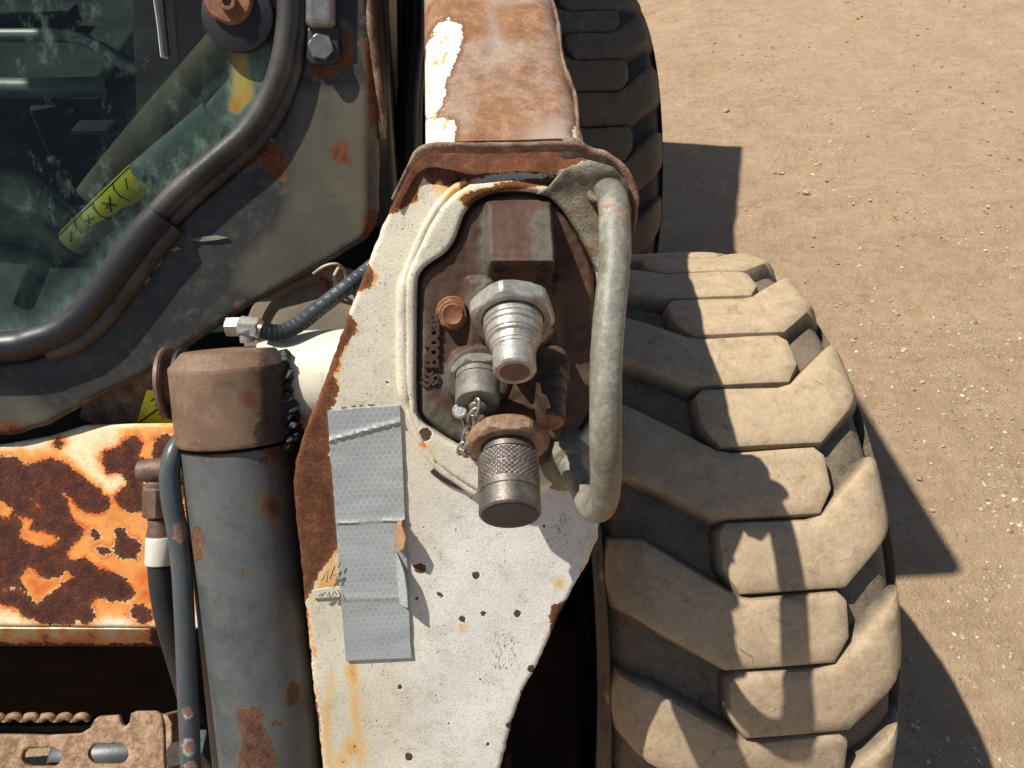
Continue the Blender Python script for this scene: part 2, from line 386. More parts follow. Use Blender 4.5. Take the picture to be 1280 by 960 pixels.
M['hose'] = plain('grey_corrugated_plastic', (.060, .068, .074), .42, 0, .0002, 200, .25)
M['pipe'] = painted('grey_pipe_paint', (.062, .072, .078), (.075, .084, .088), edge=3, fine=3, halo_w=3, halo=(.5, .45, .4), halo2=(.3, .28, .25), rd=(.14, .07, .045), rm=(.24, .13, .085), rh=(.34, .2, .14), rough=.33, speck=.68, speck_col=(.3, .3, .28), grime=.15)
M['void'] = plain('shade_black', (.0055, .0028, .002), .9, 0, .001, 60, .8, .06)  # near black: shade of the deep gaps is put into the colour
M['grease'] = plain('caked_black_grease', (.030, .026, .026), .55, 0, .001, 300, .5)
M['white_band'] = plain('white_hose_band', (.62, .60, .52), .5, 0, .0003, 200, .15)
M['yellow'] = None
def decal(name, col, ink, scale):
    t = NT(name); n = t.noise(60, 6, .65)
    c = t.mix(t.rng(n, .5, .75, 0, .5), col, tuple(q*.6 for q in col)); return t.done(c, .45)
M['yellow'] = decal('yellow_label', (.95, .86, .012), (.03, .03, .02), 1); M['ink'] = plain('black_print', (.02, .02, .015), .6)
M['curl'] = plain('lifted_paint', (.20, .19, .15), .6)
M['paper'] = plain('old_white_label', (.62, .59, .48), .6, 0, .0002, 150, .15)
M['interior'] = plain('cab_interior_dark', (.009, .014, .012), .95, 0, .001, 50, .5, .1)
M['interior_green'] = plain('cab_lever_grey_green', (.062, .088, .075), .45, 0, .0005, 70, .35)
M['interior_brown'] = plain('cab_liner_brown', (.055, .036, .030), .7, 0, .0005, 60, .3)
M['dusty_bar'] = plain('dusty_olive_bar', (.26, .23, .14), .8, 0, .001, 120, .4)
M['strut'] = plain('pale_strut_tube', (.20, .25, .20), .4, 0, .0004, 120, .3)
M['scrap'] = plain('dry_leaf_scrap', (.34, .19, .10), .8, 0, .0008, 200, .35)
M['wire_red'] = plain('red_wire', (.20, .03, .025), .5); M['wire_cream'] = plain('cream_wire', (.42, .36, .26), .5)
M['pan'] = plain('dusty_pan', (.16, .125, .085), .75, 0, .0008, 100, .4)

# glass with dust smears: clear sheet that lets the sun in, greenish, dirty where the noise says
def glass_mat():
    t = NT('dusty_green_glass'); nt = t.t
    n1 = t.noise(9, 7, .65, .1); n2 = t.noise(46, 9, .75, .05, None, (1, .45, .7)); n3 = t.noise(300, 5, .7)
    tr = t.n('ShaderNodeBsdfTransparent'); tr.inputs[0].default_value = (.80, .89, .84, 1)
    gl = t.n('ShaderNodeBsdfGlossy'); gl.inputs['Roughness'].default_value = .03; gl.inputs[0].default_value = (1, 1, 1, 1)
    fr = t.n('ShaderNodeFresnel'); fr.inputs[0].default_value = 1.42
    m1 = t.n('ShaderNodeMixShader'); t.put(m1.inputs[0], t.math('MULTIPLY', fr.outputs[0], .9)); nt.links.new(tr.outputs[0], m1.inputs[1]); nt.links.new(gl.outputs[0], m1.inputs[2])
    df = t.n('ShaderNodeBsdfDiffuse')
    st = t.math('ADD', t.attr('stain_and_light'), t.math('MULTIPLY', t.math('SUBTRACT', n2, .5), 34.))
    sm_ = t.rng(st, 5, -7)
    col = t.mix(sm_, (.33, .38, .32), t.mix(t.rng(n2, .4, .6), (.50, .22, .05), (.42, .30, .10))); t.put(df.inputs[0], t.mix(1., col, (.78, 1., .93), 'MULTIPLY'))
    dust = t.math('ADD', t.math('MULTIPLY', t.rng(t.noise(5, 8, .7, 1.), .42, .75), .13), t.math('MULTIPLY', t.rng(t.math('MULTIPLY', n2, t.math('ADD', n1, .5)), .54, .84), .42))
    dust = t.math('ADD', dust, t.math('MULTIPLY', t.math('MULTIPLY', t.rng(n3, .64, .72), t.rng(n2, .5, .62)), .6))
    dust = t.math('ADD', dust, t.math('MULTIPLY', t.math('MULTIPLY', t.rng(t.attr('dust'), 34, -12), t.rng(n2, .25, .7)), .50))
    dust = t.math('MINIMUM', t.math('ADD', t.math('ADD', dust, .006), t.math('MULTIPLY', sm_, .75)), 1.)
    m2 = t.n('ShaderNodeMixShader'); t.put(m2.inputs[0], dust); nt.links.new(m1.outputs[0], m2.inputs[1]); nt.links.new(df.outputs[0], m2.inputs[2])
    out = [x for x in nt.nodes if x.type == 'OUTPUT_MATERIAL'][0]; nt.links.new(m2.outputs[0], out.inputs[0])
    nt.nodes.remove(t.b); return t.m
M['glass'] = glass_mat()
def tape_mat():
    t = NT('silver_honeycomb_tape'); nt = t.t
    uv = t.attr('u'); vv = t.attr('v')
    cx = t.n('ShaderNodeCombineXYZ'); t.put(cx.inputs[0], uv); t.put(cx.inputs[1], vv)
    # honeycomb: distance to the nearer of two staggered lattices
    S = 1/.0048
    def lat(off):
        fx = t.math('SUBTRACT', t.math('FRACT', t.math('ADD', t.math('MULTIPLY', uv, S), off)), .5)
        fy = t.math('SUBTRACT', t.math('FRACT', t.math('ADD', t.math('MULTIPLY', vv, S/1.732), off)), .5)
        fy = t.math('MULTIPLY', fy, 1.732)
        ax = t.math('ABSOLUTE', fx); ay = t.math('ABSOLUTE', fy)
        return t.math('MAXIMUM', ax, t.math('ADD', t.math('MULTIPLY', ax, .5), t.math('MULTIPLY', ay, .866)))
    hx = t.math('MINIMUM', lat(0.), lat(.5))
    line = t.rng(hx, .37, .44)
    n = t.noise(50, 7, .65); n1 = t.noise(12, 4)
    wear_ = t.rng(n1, .38, .52)
    col = t.mix(t.math('MULTIPLY', line, t.math('ADD', t.math('MULTIPLY', wear_, .5), .12)), (.335, .36, .365), (.46, .475, .45))
    col = t.mix(t.rng(n, .52, .75, 0, .5), col, (.42, .42, .38)); col = t.mix(t.rng(t.noise(700, 2), .66, .7, 0, .7), col, (.15, .12, .09))
    t.bump(t.math('ADD', t.math('MULTIPLY', line, .12), t.math('MULTIPLY', t.noise(40, 5), 1.5)), .0004)
    return t.done(col, .5, .1, .4)
M['tape'] = tape_mat()
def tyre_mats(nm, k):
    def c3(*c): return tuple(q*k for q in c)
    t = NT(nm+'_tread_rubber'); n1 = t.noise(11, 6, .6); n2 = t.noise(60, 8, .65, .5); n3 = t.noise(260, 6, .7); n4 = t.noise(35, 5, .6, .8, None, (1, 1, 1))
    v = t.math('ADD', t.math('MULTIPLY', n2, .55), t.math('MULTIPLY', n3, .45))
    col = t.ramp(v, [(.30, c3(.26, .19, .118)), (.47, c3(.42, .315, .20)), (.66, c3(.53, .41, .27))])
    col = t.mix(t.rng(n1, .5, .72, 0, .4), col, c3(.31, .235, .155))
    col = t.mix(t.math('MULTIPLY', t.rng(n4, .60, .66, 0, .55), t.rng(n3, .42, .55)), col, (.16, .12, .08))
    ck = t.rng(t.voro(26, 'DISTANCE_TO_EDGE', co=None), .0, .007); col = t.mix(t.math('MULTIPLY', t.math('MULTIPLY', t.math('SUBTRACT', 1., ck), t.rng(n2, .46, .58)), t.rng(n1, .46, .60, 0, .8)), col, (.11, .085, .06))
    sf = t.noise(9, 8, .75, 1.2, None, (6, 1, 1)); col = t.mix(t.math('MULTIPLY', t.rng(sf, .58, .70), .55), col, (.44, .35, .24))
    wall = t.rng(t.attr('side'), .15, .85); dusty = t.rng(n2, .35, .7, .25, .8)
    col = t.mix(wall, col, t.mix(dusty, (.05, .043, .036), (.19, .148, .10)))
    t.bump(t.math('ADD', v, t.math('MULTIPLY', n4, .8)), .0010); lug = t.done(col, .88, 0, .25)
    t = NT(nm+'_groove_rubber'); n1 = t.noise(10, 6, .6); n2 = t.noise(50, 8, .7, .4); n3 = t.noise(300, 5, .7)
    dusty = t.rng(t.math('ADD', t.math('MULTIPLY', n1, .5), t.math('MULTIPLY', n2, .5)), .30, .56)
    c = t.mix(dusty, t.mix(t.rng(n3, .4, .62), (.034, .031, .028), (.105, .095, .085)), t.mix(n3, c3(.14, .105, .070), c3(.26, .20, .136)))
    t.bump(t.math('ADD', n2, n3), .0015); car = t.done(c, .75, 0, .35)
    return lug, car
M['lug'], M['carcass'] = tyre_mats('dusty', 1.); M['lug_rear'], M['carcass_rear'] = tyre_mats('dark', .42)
def ground_mat():
    t = NT('dry_tan_dirt'); n0 = t.noise(.9, 5, .6); n1 = t.noise(5.5, 7, .62, .5); n2 = t.noise(28, 9, .68, .3); n3 = t.noise(160, 6, .7); n4 = t.noise(420, 3, .6)
    v = t.math('ADD', t.math('ADD', t.math('MULTIPLY', n1, .35), t.math('MULTIPLY', n2, .35)), t.math('MULTIPLY', n3, .3))
    col = t.ramp(v, [(.33, (.335, .222, .130)), (.5, (.49, .340, .212)), (.67, (.60, .445, .292))])
    col = t.mix(t.rng(n0, .4, .65, 0, .40), col, (.53, .375, .24))
    col = t.mix(t.math('MULTIPLY', t.rng(n4, .64, .70), t.rng(n2, .4, .6)), col, (.60, .49, .36))
    col = t.mix(t.math('MULTIPLY', t.rng(n3, .38, .30), .55), col, (.15, .095, .055))
    w = t.n('ShaderNodeTexWave'); w.inputs['Scale'].default_value = 3.4; w.inputs['Distortion'].default_value = 9; w.inputs['Detail'].default_value = 3; w.inputs['Detail Scale'].default_value = 1.6
    mp = t.n('ShaderNodeMapping'); mp.inputs['Rotation'].default_value = (0, 0, R(78)); t.put(mp.inputs[0], t.pos); t.put(w.inputs[0], mp.outputs[0])
    n5 = t.noise(22, 8, .72, .6, None, (.55, 1.6, 1)); h = t.math('ADD', t.math('MULTIPLY', n2, .7), t.math('MULTIPLY', n3, .75)); h = t.math('ADD', h, t.math('MULTIPLY', n5, 1.2)); h = t.math('ADD', h, t.math('MULTIPLY', n4, .18)); h = t.math('ADD', h, t.math('MULTIPLY', w.outputs['Fac'], .28)); h = t.math('ADD', h, t.math('MULTIPLY', n1, 1.4))
    t.bump(h, .0115, 1.); return t.done(col, .95, 0, .15)
M['dirt'] = ground_mat()
def stone_mat():
    t = NT('pale_stone'); oi = t.n('ShaderNodeNewGeometry').outputs['Random Per Island']
    c = t.ramp(oi, [(.0, (.24, .175, .12)), (.45, (.36, .275, .19)), (.7, (.46, .37, .27)), (1., (.62, .55, .44))])
    t.bump(t.noise(500, 4), .0006); return t.done(c, .85, 0, .2)
M['stone'] = stone_mat()

# ------------------------------------------------------------------ ground
def ground():
    def axis(lo, hi, n0, far):
        a = list(np.linspace(lo, hi, n0)); s = a[1]-a[0]; x = hi; up = []; k = s
        while x < far: k *= 1.35; x += k; up.append(x)
        x = lo; dn = []; k = s
        while x > -far: k *= 1.35; x -= k; dn.append(x)
        return np.array(dn[::-1]+a+up)
    xs = axis(-.6, 4.2, 190, 900.); ys = axis(.3, 6.2, 210, 900.)
    gx, gy = np.meshgrid(xs, ys); V = np.stack([gx.ravel(), gy.ravel(), np.zeros(gx.size)], 1)
    for i in range(len(V)):
        x, y = V[i, 0], V[i, 1]
        if abs(x) < 30 and abs(y) < 30:
            f = max(0., 1-max(abs(x-1.8), abs(y-3.2))/14.)
            z = .010*mnoise.noise((x*1.6, y*1.6, 0))+.006*mnoise.noise((x*5.5, y*7, 4))+.0028*mnoise.noise((x*15, y*19, 8))
            # a few crescent ripples left by turning tyres
            r = math.hypot(x-1.6, y-1.1); w = math.exp(-((r-1.35)/.25)**2)*max(0, math.sin(math.atan2(y-1.1, x-1.6)*1.0))
            z += .008*w*math.sin(r*50)
            u_ = (x-1.55)*.94+(y-2.6)*.34; v_ = -(x-1.55)*.34+(y-2.6)*.94
            z += .0035*math.exp(-((u_-.6)/.16)**2)*max(0, math.sin(v_*38+abs(u_-.6)*14))-.004*math.exp(-((u_-.6)/.2)**2)
            V[i, 2] = z*f-.004
    nx, ny = len(xs), len(ys)
    Fc = [(j*nx+i, j*nx+i+1, (j+1)*nx+i+1, (j+1)*nx+i) for j in range(ny-1) for i in range(nx-1)]
    o = mk('dirt_ground', V, Fc, M['dirt'], None, None, loc=(0, 0, 0)); o.data.polygons.foreach_set('use_smooth', [True]*len(o.data.polygons))
    o['kind'] = 'structure'; return o
ground()
def ground_z(x, y):
    z = .010*mnoise.noise((x*1.6, y*1.6, 0))+.006*mnoise.noise((x*5.5, y*7, 4))+.0028*mnoise.noise((x*15, y*19, 8))
    return z-.004
OCT = np.array([(1, 0, 0), (-1, 0, 0), (0, 1, 0), (0, -1, 0), (0, 0, 1), (0, 0, -1), (.62, .62, .45), (-.6, .62, .4), (.6, -.6, .4), (-.6, -.6, .45)], float)
def stone_mesh(rng, s):
    bm = bmesh.new(); bmesh.ops.create_icosphere(bm, subdivisions=1, radius=1)
    V = np.array([v.co[:] for v in bm.verts]); Fc = [[v.index for v in f.verts] for f in bm.faces]; bm.free()
    V = V*(1+rng.uniform(-.28, .28, (len(V), 1)))*np.array([1, rng.uniform(.6, 1), rng.uniform(.4, .7)])*s
    a = rng.uniform(0, 6.28); c, s_ = math.cos(a), math.sin(a)
    return V @ np.array([[c, s_, 0], [-s_, c, 0], [0, 0, 1]]), Fc
def gravel():
    V = []; Fc = []; n = 0; rng = np.random.default_rng(3)
    while n < 15000:
        px, py = rng.uniform(780, 1300), rng.uniform(-10, 970)
        r = ray(px, py); t = -CAMZ/r.z; p = CAM+r*t
        if rng.random() > .16+1.3*max(0, mnoise.noise((p.x*2.1, p.y*2.1, 5))-.02)+.5*max(0, mnoise.noise((p.x*7, p.y*7, 2))): continue
        s = .00105*(1+rng.pareto(2.3)); s = min(s, .0065)*(.75+.12*t)
        v, f = stone_mesh(rng, s); b = len(V)*12
        V.append(v+np.array([p.x, p.y, ground_z(p.x, p.y)+s*.15])); Fc += [[i+b for i in q] for q in f]; n += 1
    o = mk('gravel', np.concatenate(V), Fc, M['stone'], None, None, loc=(1.5, 2.5, 0)); o['kind'] = 'stuff'
gravel()
rng_p = np.random.default_rng(11)
for px, py, s in ((1150, 598, .010), (908, 138, .015), (1009, 240, .016), (1122, 392, .010), (1028, 832, .008), (1165, 637, .008), (1235, 748, .007)):
    r = ray(px, py); p = CAM+r*(-CAMZ/r.z); v, f = stone_mesh(rng_p, s)
    o = mk('pebble', v+np.array([p.x, p.y, ground_z(p.x, p.y)+s*.25]), f, M['stone'], None, 60, loc=(p.x, p.y, ground_z(p.x, p.y)))
    thing(o, 'pale pebble lying loose on the sunlit tan dirt', 'pebble', 'pale pebbles scattered on the dirt')

# ------------------------------------------------------------------ the loader
ROOT = new_obj('skid_steer_loader', None, None, Vector((-.35, 1.2, 0)))
ROOT.rotation_mode = 'XYZ'
thing(ROOT, 'rusty cream and grey skid steer loader with peeling paint standing on tan dirt', 'skid steer loader')
mach = Matrix.Rotation(YAW, 3, 'Z')
MX = mach @ X; MY = mach @ Vector((0, 1, 0)); Z = Vector((0, 0, 1))

# ---- tyres
RT = .42; WT = .140
def crown(s):
    a = abs(s)/WT
    return RT-.006*a**2-.030*max(0, (a-.80)/.2)**2 if a < 1.15 else RT-.06
def lug_mesh(name, outline, h0=.019):
    """one tread bar in tyre space (axis x, rolling round x); outline in (across, along) metres"""
    O = dens(outline, .012); P = list(O); E = [(i, (i+1) % len(O)) for i in range(len(O))]
    lo, hi = O.min(0), O.max(0)
    G = np.stack(np.meshgrid(np.arange(lo[0]+.006, hi[0], .012), np.arange(lo[1]+.006, hi[1], .012)), -1).reshape(-1, 2)
    G = G[sdf(G, O) < -.007]
    T_ = np.roll(O, -1, 0)-np.roll(O, 1, 0); N = np.stack([-T_[:, 1], T_[:, 0]], 1); N /= np.linalg.norm(N, axis=1)[:, None]
    ring = [];
    for sg in (1, -1):
        q = O+N*sg*.0045; ring.append(q[sdf(q, O) < -.0038])
    res = delaunay_2d_cdt([Vector((float(a), float(b))) for a, b in np.concatenate([np.array(P), G]+ring)], E, [], 0, 1e-6)
    V2 = np.array([v[:] for v in res[0]]); T = np.array([f for f in res[2]]); T = T[sdf(V2[T].mean(1), O) < 1e-7]
    d = -sdf(V2, O)
    def put(s, t, r): a = t/RT; return (s, -math.cos(a)*r, math.sin(a)*r)   # angle 0 faces -y (forward)
    V = []; side = []
    for (s, t), dd in zip(V2, d):
        rr = crown(s)-.0028*(1-min(1, max(0, dd)/.0042))**2+.0008*mnoise.noise((s*40, t*40, 1))
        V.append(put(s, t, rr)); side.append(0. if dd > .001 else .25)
    cnt = set()
    Fc = []
    for f in T:
        a, b, c = (Vector(V[i]) for i in f); nn = (b-a).cross(c-a); out = Vector((0, a.y, a.z))
        f = f if nn.dot(out) > 0 else f[::-1]; Fc.append(tuple(f))
        for i in range(3): cnt.add((int(f[i]), int(f[(i+1) % 3])))
    be = [e for e in cnt if (e[1], e[0]) not in cnt]
    bv = sorted({i for e in be for i in e}); cen = O.mean(0)
    Tn = {}
    for i, j in be:
        e = V2[j]-V2[i]; nn = np.array([e[1], -e[0]]); nn /= np.linalg.norm(nn)+1e-9
        if sdf((V2[[i]]+V2[[j]])/2+nn*.001, O)[0] < 0: nn = -nn
        for k in (i, j): Tn[k] = Tn.get(k, np.zeros(2))+nn
    m1 = {}; m2 = {}
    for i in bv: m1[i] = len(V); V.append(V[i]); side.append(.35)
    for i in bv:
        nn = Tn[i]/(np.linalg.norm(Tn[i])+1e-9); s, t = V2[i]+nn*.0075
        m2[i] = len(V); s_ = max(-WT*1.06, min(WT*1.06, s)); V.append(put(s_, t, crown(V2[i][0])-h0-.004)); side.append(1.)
    Fc += [(m1[j], m1[i], m2[i], m2[j]) for i, j in be]
    me = bpy.data.meshes.new(name); me.from_pydata(V, [], [[int(q) for q in f] for f in Fc])
    me.polygons.foreach_set('use_smooth', [True]*len(me.polygons)); me.set_sharp_from_angle(angle=R(48))
    a = me.attributes.new('side', 'FLOAT', 'POINT'); a.data.foreach_set('value', np.array(side, np.float32))
    me.materials.append(M['lug']); return me
LUG_R = [(-.040, .020), (-.040, -.012), (-.026, -.034), (.074, -.034), (.140, .024), (.147, .050), (.140, .088), (.122, .084), (.060, .030), (.045, .026), (-.032, .028)]
LUG_R = [(a_, b_*1.04) for a_, b_ in LUG_R]
LUG_L = [(.030-s, t) for s, t in LUG_R]; LUG_L = [(s*1.05, t) if s > -.044 else (-.044+(s+.044)*1.41, t) for s, t in LUG_L]
me_r = lug_mesh('tread_lug', LUG_R); me_l = lug_mesh('tread_lug', LUG_L)
NL = 19
def tyre(name, c, roll, label, lugs, cmat):
    prof = []
    for s in np.linspace(-1.0, 1.0, 25): prof.append((s*WT, crown(s*WT)-.020))
    side = [(1.03, .375), (1.06, .350), (1.055, .320), (1.02, .285), (.95, .255), (.88, .235), (.80, .215), (.55, .205)]
    full = [(-s*WT, r) for s, r in side[::-1]]+prof+[(s*WT, r) for s, r in side]
    o = lathe(name, (0, 0, 0), (1, 0, 0), full, cmat, None, seg=96, sharp=50, ref=Z)
    bpy.data.objects[o.name]
    me = o.data; bpy.data.objects.remove(o)
    # centre mesh on the axle
    o = bpy.data.objects.new(name, me); sc.collection.objects.link(o)
    V = np.array([v.co[:] for v in me.vertices]); cc = (V.max(0)+V.min(0))/2
    for v in me.vertices: v.co = Vector(v.co)-Vector(cc)
    WLOC[o.name] = Vector(c); o.location = c; o.rotation_euler = (0, 0, YAW)
    o.parent = ROOT; o.matrix_parent_inverse = Matrix.Translation(-WLOC[ROOT.name])
    if label: o['label'] = label
    for k in range(NL):
        for me2, off in ((lugs[0], 0.), (lugs[1], .5)):
            g = bpy.data.objects.new('tread_lug', me2); sc.collection.objects.link(g); g.parent = o
            g.rotation_euler = (-(k+off)*2*math.pi/NL-roll, 0, 0)
    rim = lathe('wheel_rim', Vector(c)-MX*.1, MX, [(0, .2), (.02, .205), (.06, .19), (.1, .12), (.13, .11), (.15, .05)], M['flange'], o, seg=48)
    rim.matrix_parent_inverse = (Matrix.Translation(Vector(c)) @ Matrix.Rotation(YAW, 4, 'Z')).inverted()
    return o
q, p = 1.15, .234
CF = CAM+A*q-U*p+X*.216; CF.z = RT-.004
CR = CF+MY*1.10
ROLL_F, ROLL_R = R(16.0), R(8.0)
front_tyre = tyre('front_tyre', CF, ROLL_F, 'dusty tyre in front, half in sun', (me_r, me_l), M['carcass'])
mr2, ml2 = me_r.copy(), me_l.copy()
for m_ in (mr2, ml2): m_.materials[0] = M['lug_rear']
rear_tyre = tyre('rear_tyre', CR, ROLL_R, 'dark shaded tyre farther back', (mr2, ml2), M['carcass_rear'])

# ---- lift arm
PA = Plane(610, 600, .606, 32); PA40 = Plane(600, 550, .62, 40)
def atp(px, py, d):
    """a point measured at depth d off the arm plate when it was taken to lean at 40 degrees"""
    r = ray(px, py); k = lambda p_: (p_.p-CAM).dot(p_.n)/r.dot(p_.n)
    return at(px, py, d+k(PA)-k(PA40))
ARM = [(530, 189), (513, 208), (501, 230), (487, 262), (470, 302), (455, 342), (440, 380), (425, 422), (410, 464), (395, 502), (378, 546), (369, 580), (366, 604), (369, 645), (376, 705), (383, 775), (389, 835), (396, 900), (403, 962), (412, 1060),
       (596, 1060), (626, 962), (640, 902), (655, 862), (672, 833), (690, 792), (701, 766), (716, 738), (735, 705), (748, 673), (749, 655), (752, 600), (756, 500), (765, 400), (777, 320), (787, 270), (786, 244), (776, 216), (755, 199), (720, 190), (640, 187)]
RIMP = [(584, 229), (566, 240), (548, 259), (534, 283), (523, 308), (512, 330), (505, 350), (503, 385), (503, 430), (504, 478), (509, 505), (516, 528), (529, 556), (546, 580), (569, 597), (594, 612), (640, 620), (690, 606), (735, 575), (757, 500), (758, 340), (742, 280), (706, 236), (640, 222)]
BLK0 = [(640, 239), (612, 243), (592, 253), (580, 268), (574, 284), (568, 300), (556, 316), (538, 328), (527, 339), (522, 356), (521, 420), (521, 500), (525, 520), (541, 535), (563, 549), (592, 562), (640, 570), (682, 566), (714, 548), (734, 528), (744, 502), (747, 440), (745, 345), (735, 312), (720, 282), (702, 257), (675, 243)]
BLK = [(v.x, v.y) for v in crom([(x, y, 0) for x, y in BLK0], 5, True)]
def arm_relief(P):
    h = .0018*np.array([mnoise.noise((x*.010, y*.010, 2.)) for x, y in P])
    # pressed flange round the coupler opening rises gently towards the weld
    d = np.hypot((P[:, 0]-625)/1.0, (P[:, 1]-430)/1.35)
    h += .002*sm(190, 130, d)+.0085*sm(3, -7, sdf(P, RIMP))
    # the upper edge dips behind the flange
    h -= .006*sm(215, 190, P[:, 1])*sm(500, 560, P[:, 0])
    return h
def inset(poly, f, cx, cy): return [(cx+(x-cx)*f, cy+(y-cy)*f) for x, y in poly]
arm = sheet('lift_arm', ARM, PA, .014, M['arm'], ROOT, step=4.2, holes=[BLK], rnd=5, rh=.003, relief=arm_relief, edge_jit=1.6)
arm['label'] = 'cream lift arm plate with rust patches'
wear(arm, 'rust', [
    [(528, 186), (512, 206), (500, 230), (484, 262), (479, 274), (492, 268), (508, 258), (520, 250), (524, 236), (528, 222), (536, 228), (542, 234), (548, 226), (560, 234), (572, 236), (590, 224), (640, 214), (690, 218), (720, 206), (748, 199), (700, 184), (600, 184)],
    [(576, 246), (592, 238), (640, 226), (704, 222), (690, 232), (640, 238), (606, 244), (590, 256), (582, 260)],
    [(462, 328), (468, 345), (464, 358), (455, 363), (440, 366), (448, 340)],
    [(436, 392), (447, 405), (446, 415), (437, 424), (428, 440), (424, 455), (416, 470), (420, 480), (425, 490), (420, 500), (412, 508), (395, 515), (400, 480), (415, 430), (430, 395)],
    [(422, 503), (410, 512), (413, 560), (418, 620), (428, 682), (418, 690), (412, 702), (402, 714), (392, 737), (382, 752), (370, 750), (355, 640), (358, 590), (380, 530), (400, 490)],
    [(712, 748), (690, 758), (685, 775), (689, 790), (684, 810), (705, 775)], [(755, 672), (742, 678), (738, 700), (728, 718), (735, 720), (755, 690)],
    [(382, 760), (388, 800), (391, 850), (398, 880), (404, 965), (390, 965), (384, 860), (376, 780)]],
    spots=[(445, 932, 2), (430, 953, 1)])
wear(arm, 'stain_and_light', [[(432, 822), (446, 824), (451, 880), (456, 962), (445, 962), (440, 890)], [(414, 830), (418, 860), (412, 930), (420, 962), (408, 962), (402, 900)], [(540, 228), (560, 228), (582, 230), (566, 244), (552, 254), (548, 245)],
     [(400, 690), (428, 680), (430, 745), (388, 752)]], spots=[(442, 935, 14), (535, 556, 5), (578, 783, 4), (400, 720, 10), (428, 952, 10), (700, 730, 6)])
wear(arm, 'fade', [[(560, 610), (760, 600), (720, 760), (620, 960), (520, 960), (530, 720)]], default=200.)
wear(arm, 'chip', [[(516, 706), (526, 704), (533, 708), (530, 717), (520, 716)], [(524, 538), (534, 534), (540, 540), (538, 549), (530, 552), (524, 546)], [(545, 737), (550, 741), (555, 745), (552, 747), (546, 743)]], spots=[(595, 719, 5), (578, 774, 4), (604, 767, 3.2), (647, 767, 4.5), (511, 946, 5), (664, 836, 4.5), (637, 906, 4.5), (654, 866, 4), (485, 478, 2.5), (522, 748, 2.4), (500, 859, 3), (660, 745, 1.8), (668, 700, 1.6), (617, 703, 1.4), (570, 662, 2), (574, 668, 1.5), (680, 657, 1.8), (470, 900, 1.6), (560, 905, 1.8), (600, 850, 1.6), (540, 800, 1.5), (630, 752, 1.3), (633, 772, 1.6), (470, 575, 1.2), (560, 640, 1.2), (585, 690, 1.5), (530, 660, 1.2), (610, 930, 2.2), (545, 870, 1.3)])
wear(arm, 'scuff', [[(612, 792), (640, 790), (650, 840), (618, 838)], [(690, 650), (715, 640), (705, 690), (690, 690)]], spots=[(575, 665, 3)])
# box section behind the plate
def inset(poly, f, cx, cy): return [(cx+(x-cx)*f, cy+(y-cy)*f) for x, y in poly]
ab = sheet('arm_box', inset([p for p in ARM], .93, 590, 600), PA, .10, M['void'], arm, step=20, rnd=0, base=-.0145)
# weld bead round the coupler opening
def on(plane, pts, h=0.): return [plane.hit(x, y, (h if not callable(h) else h(i))) for i, (x, y) in enumerate(pts)]
bead = [(584, 229), (566, 240), (548, 259), (534, 283), (523, 308), (514, 330), (507, 350), (505, 385), (505, 430), (506, 478), (511, 505), (518, 528), (531, 556), (548, 580), (571, 597), (594, 612)]
bp = crom(on(PA, bead, .0044), 8)
bd = sweep('weld_bead', bp, lambda t: .0036+.0022*float(sm(.38, .42, t))*(1-float(sm(.62, .68, t))), M['arm'], arm, 14, jit=.10)
blank(bd, 'rust'); wear(bd, 'rust', [[(575, 228), (592, 224), (596, 240), (580, 246)]], spots=[(531, 556, 3), (545, 576, 2)]); wear(bd, 'stain_and_light', [[(556, 222), (592, 222), (592, 243), (556, 262)]])
# seam below the opening (dark gap at the end of the flange)
g = sweep('flange_gap', crom(on(PA, [(540, 586), (556, 598), (575, 607), (594, 611)], .0035), 6), .0024, M['dark_steel'], arm, 10, flat=(1.2, .5))
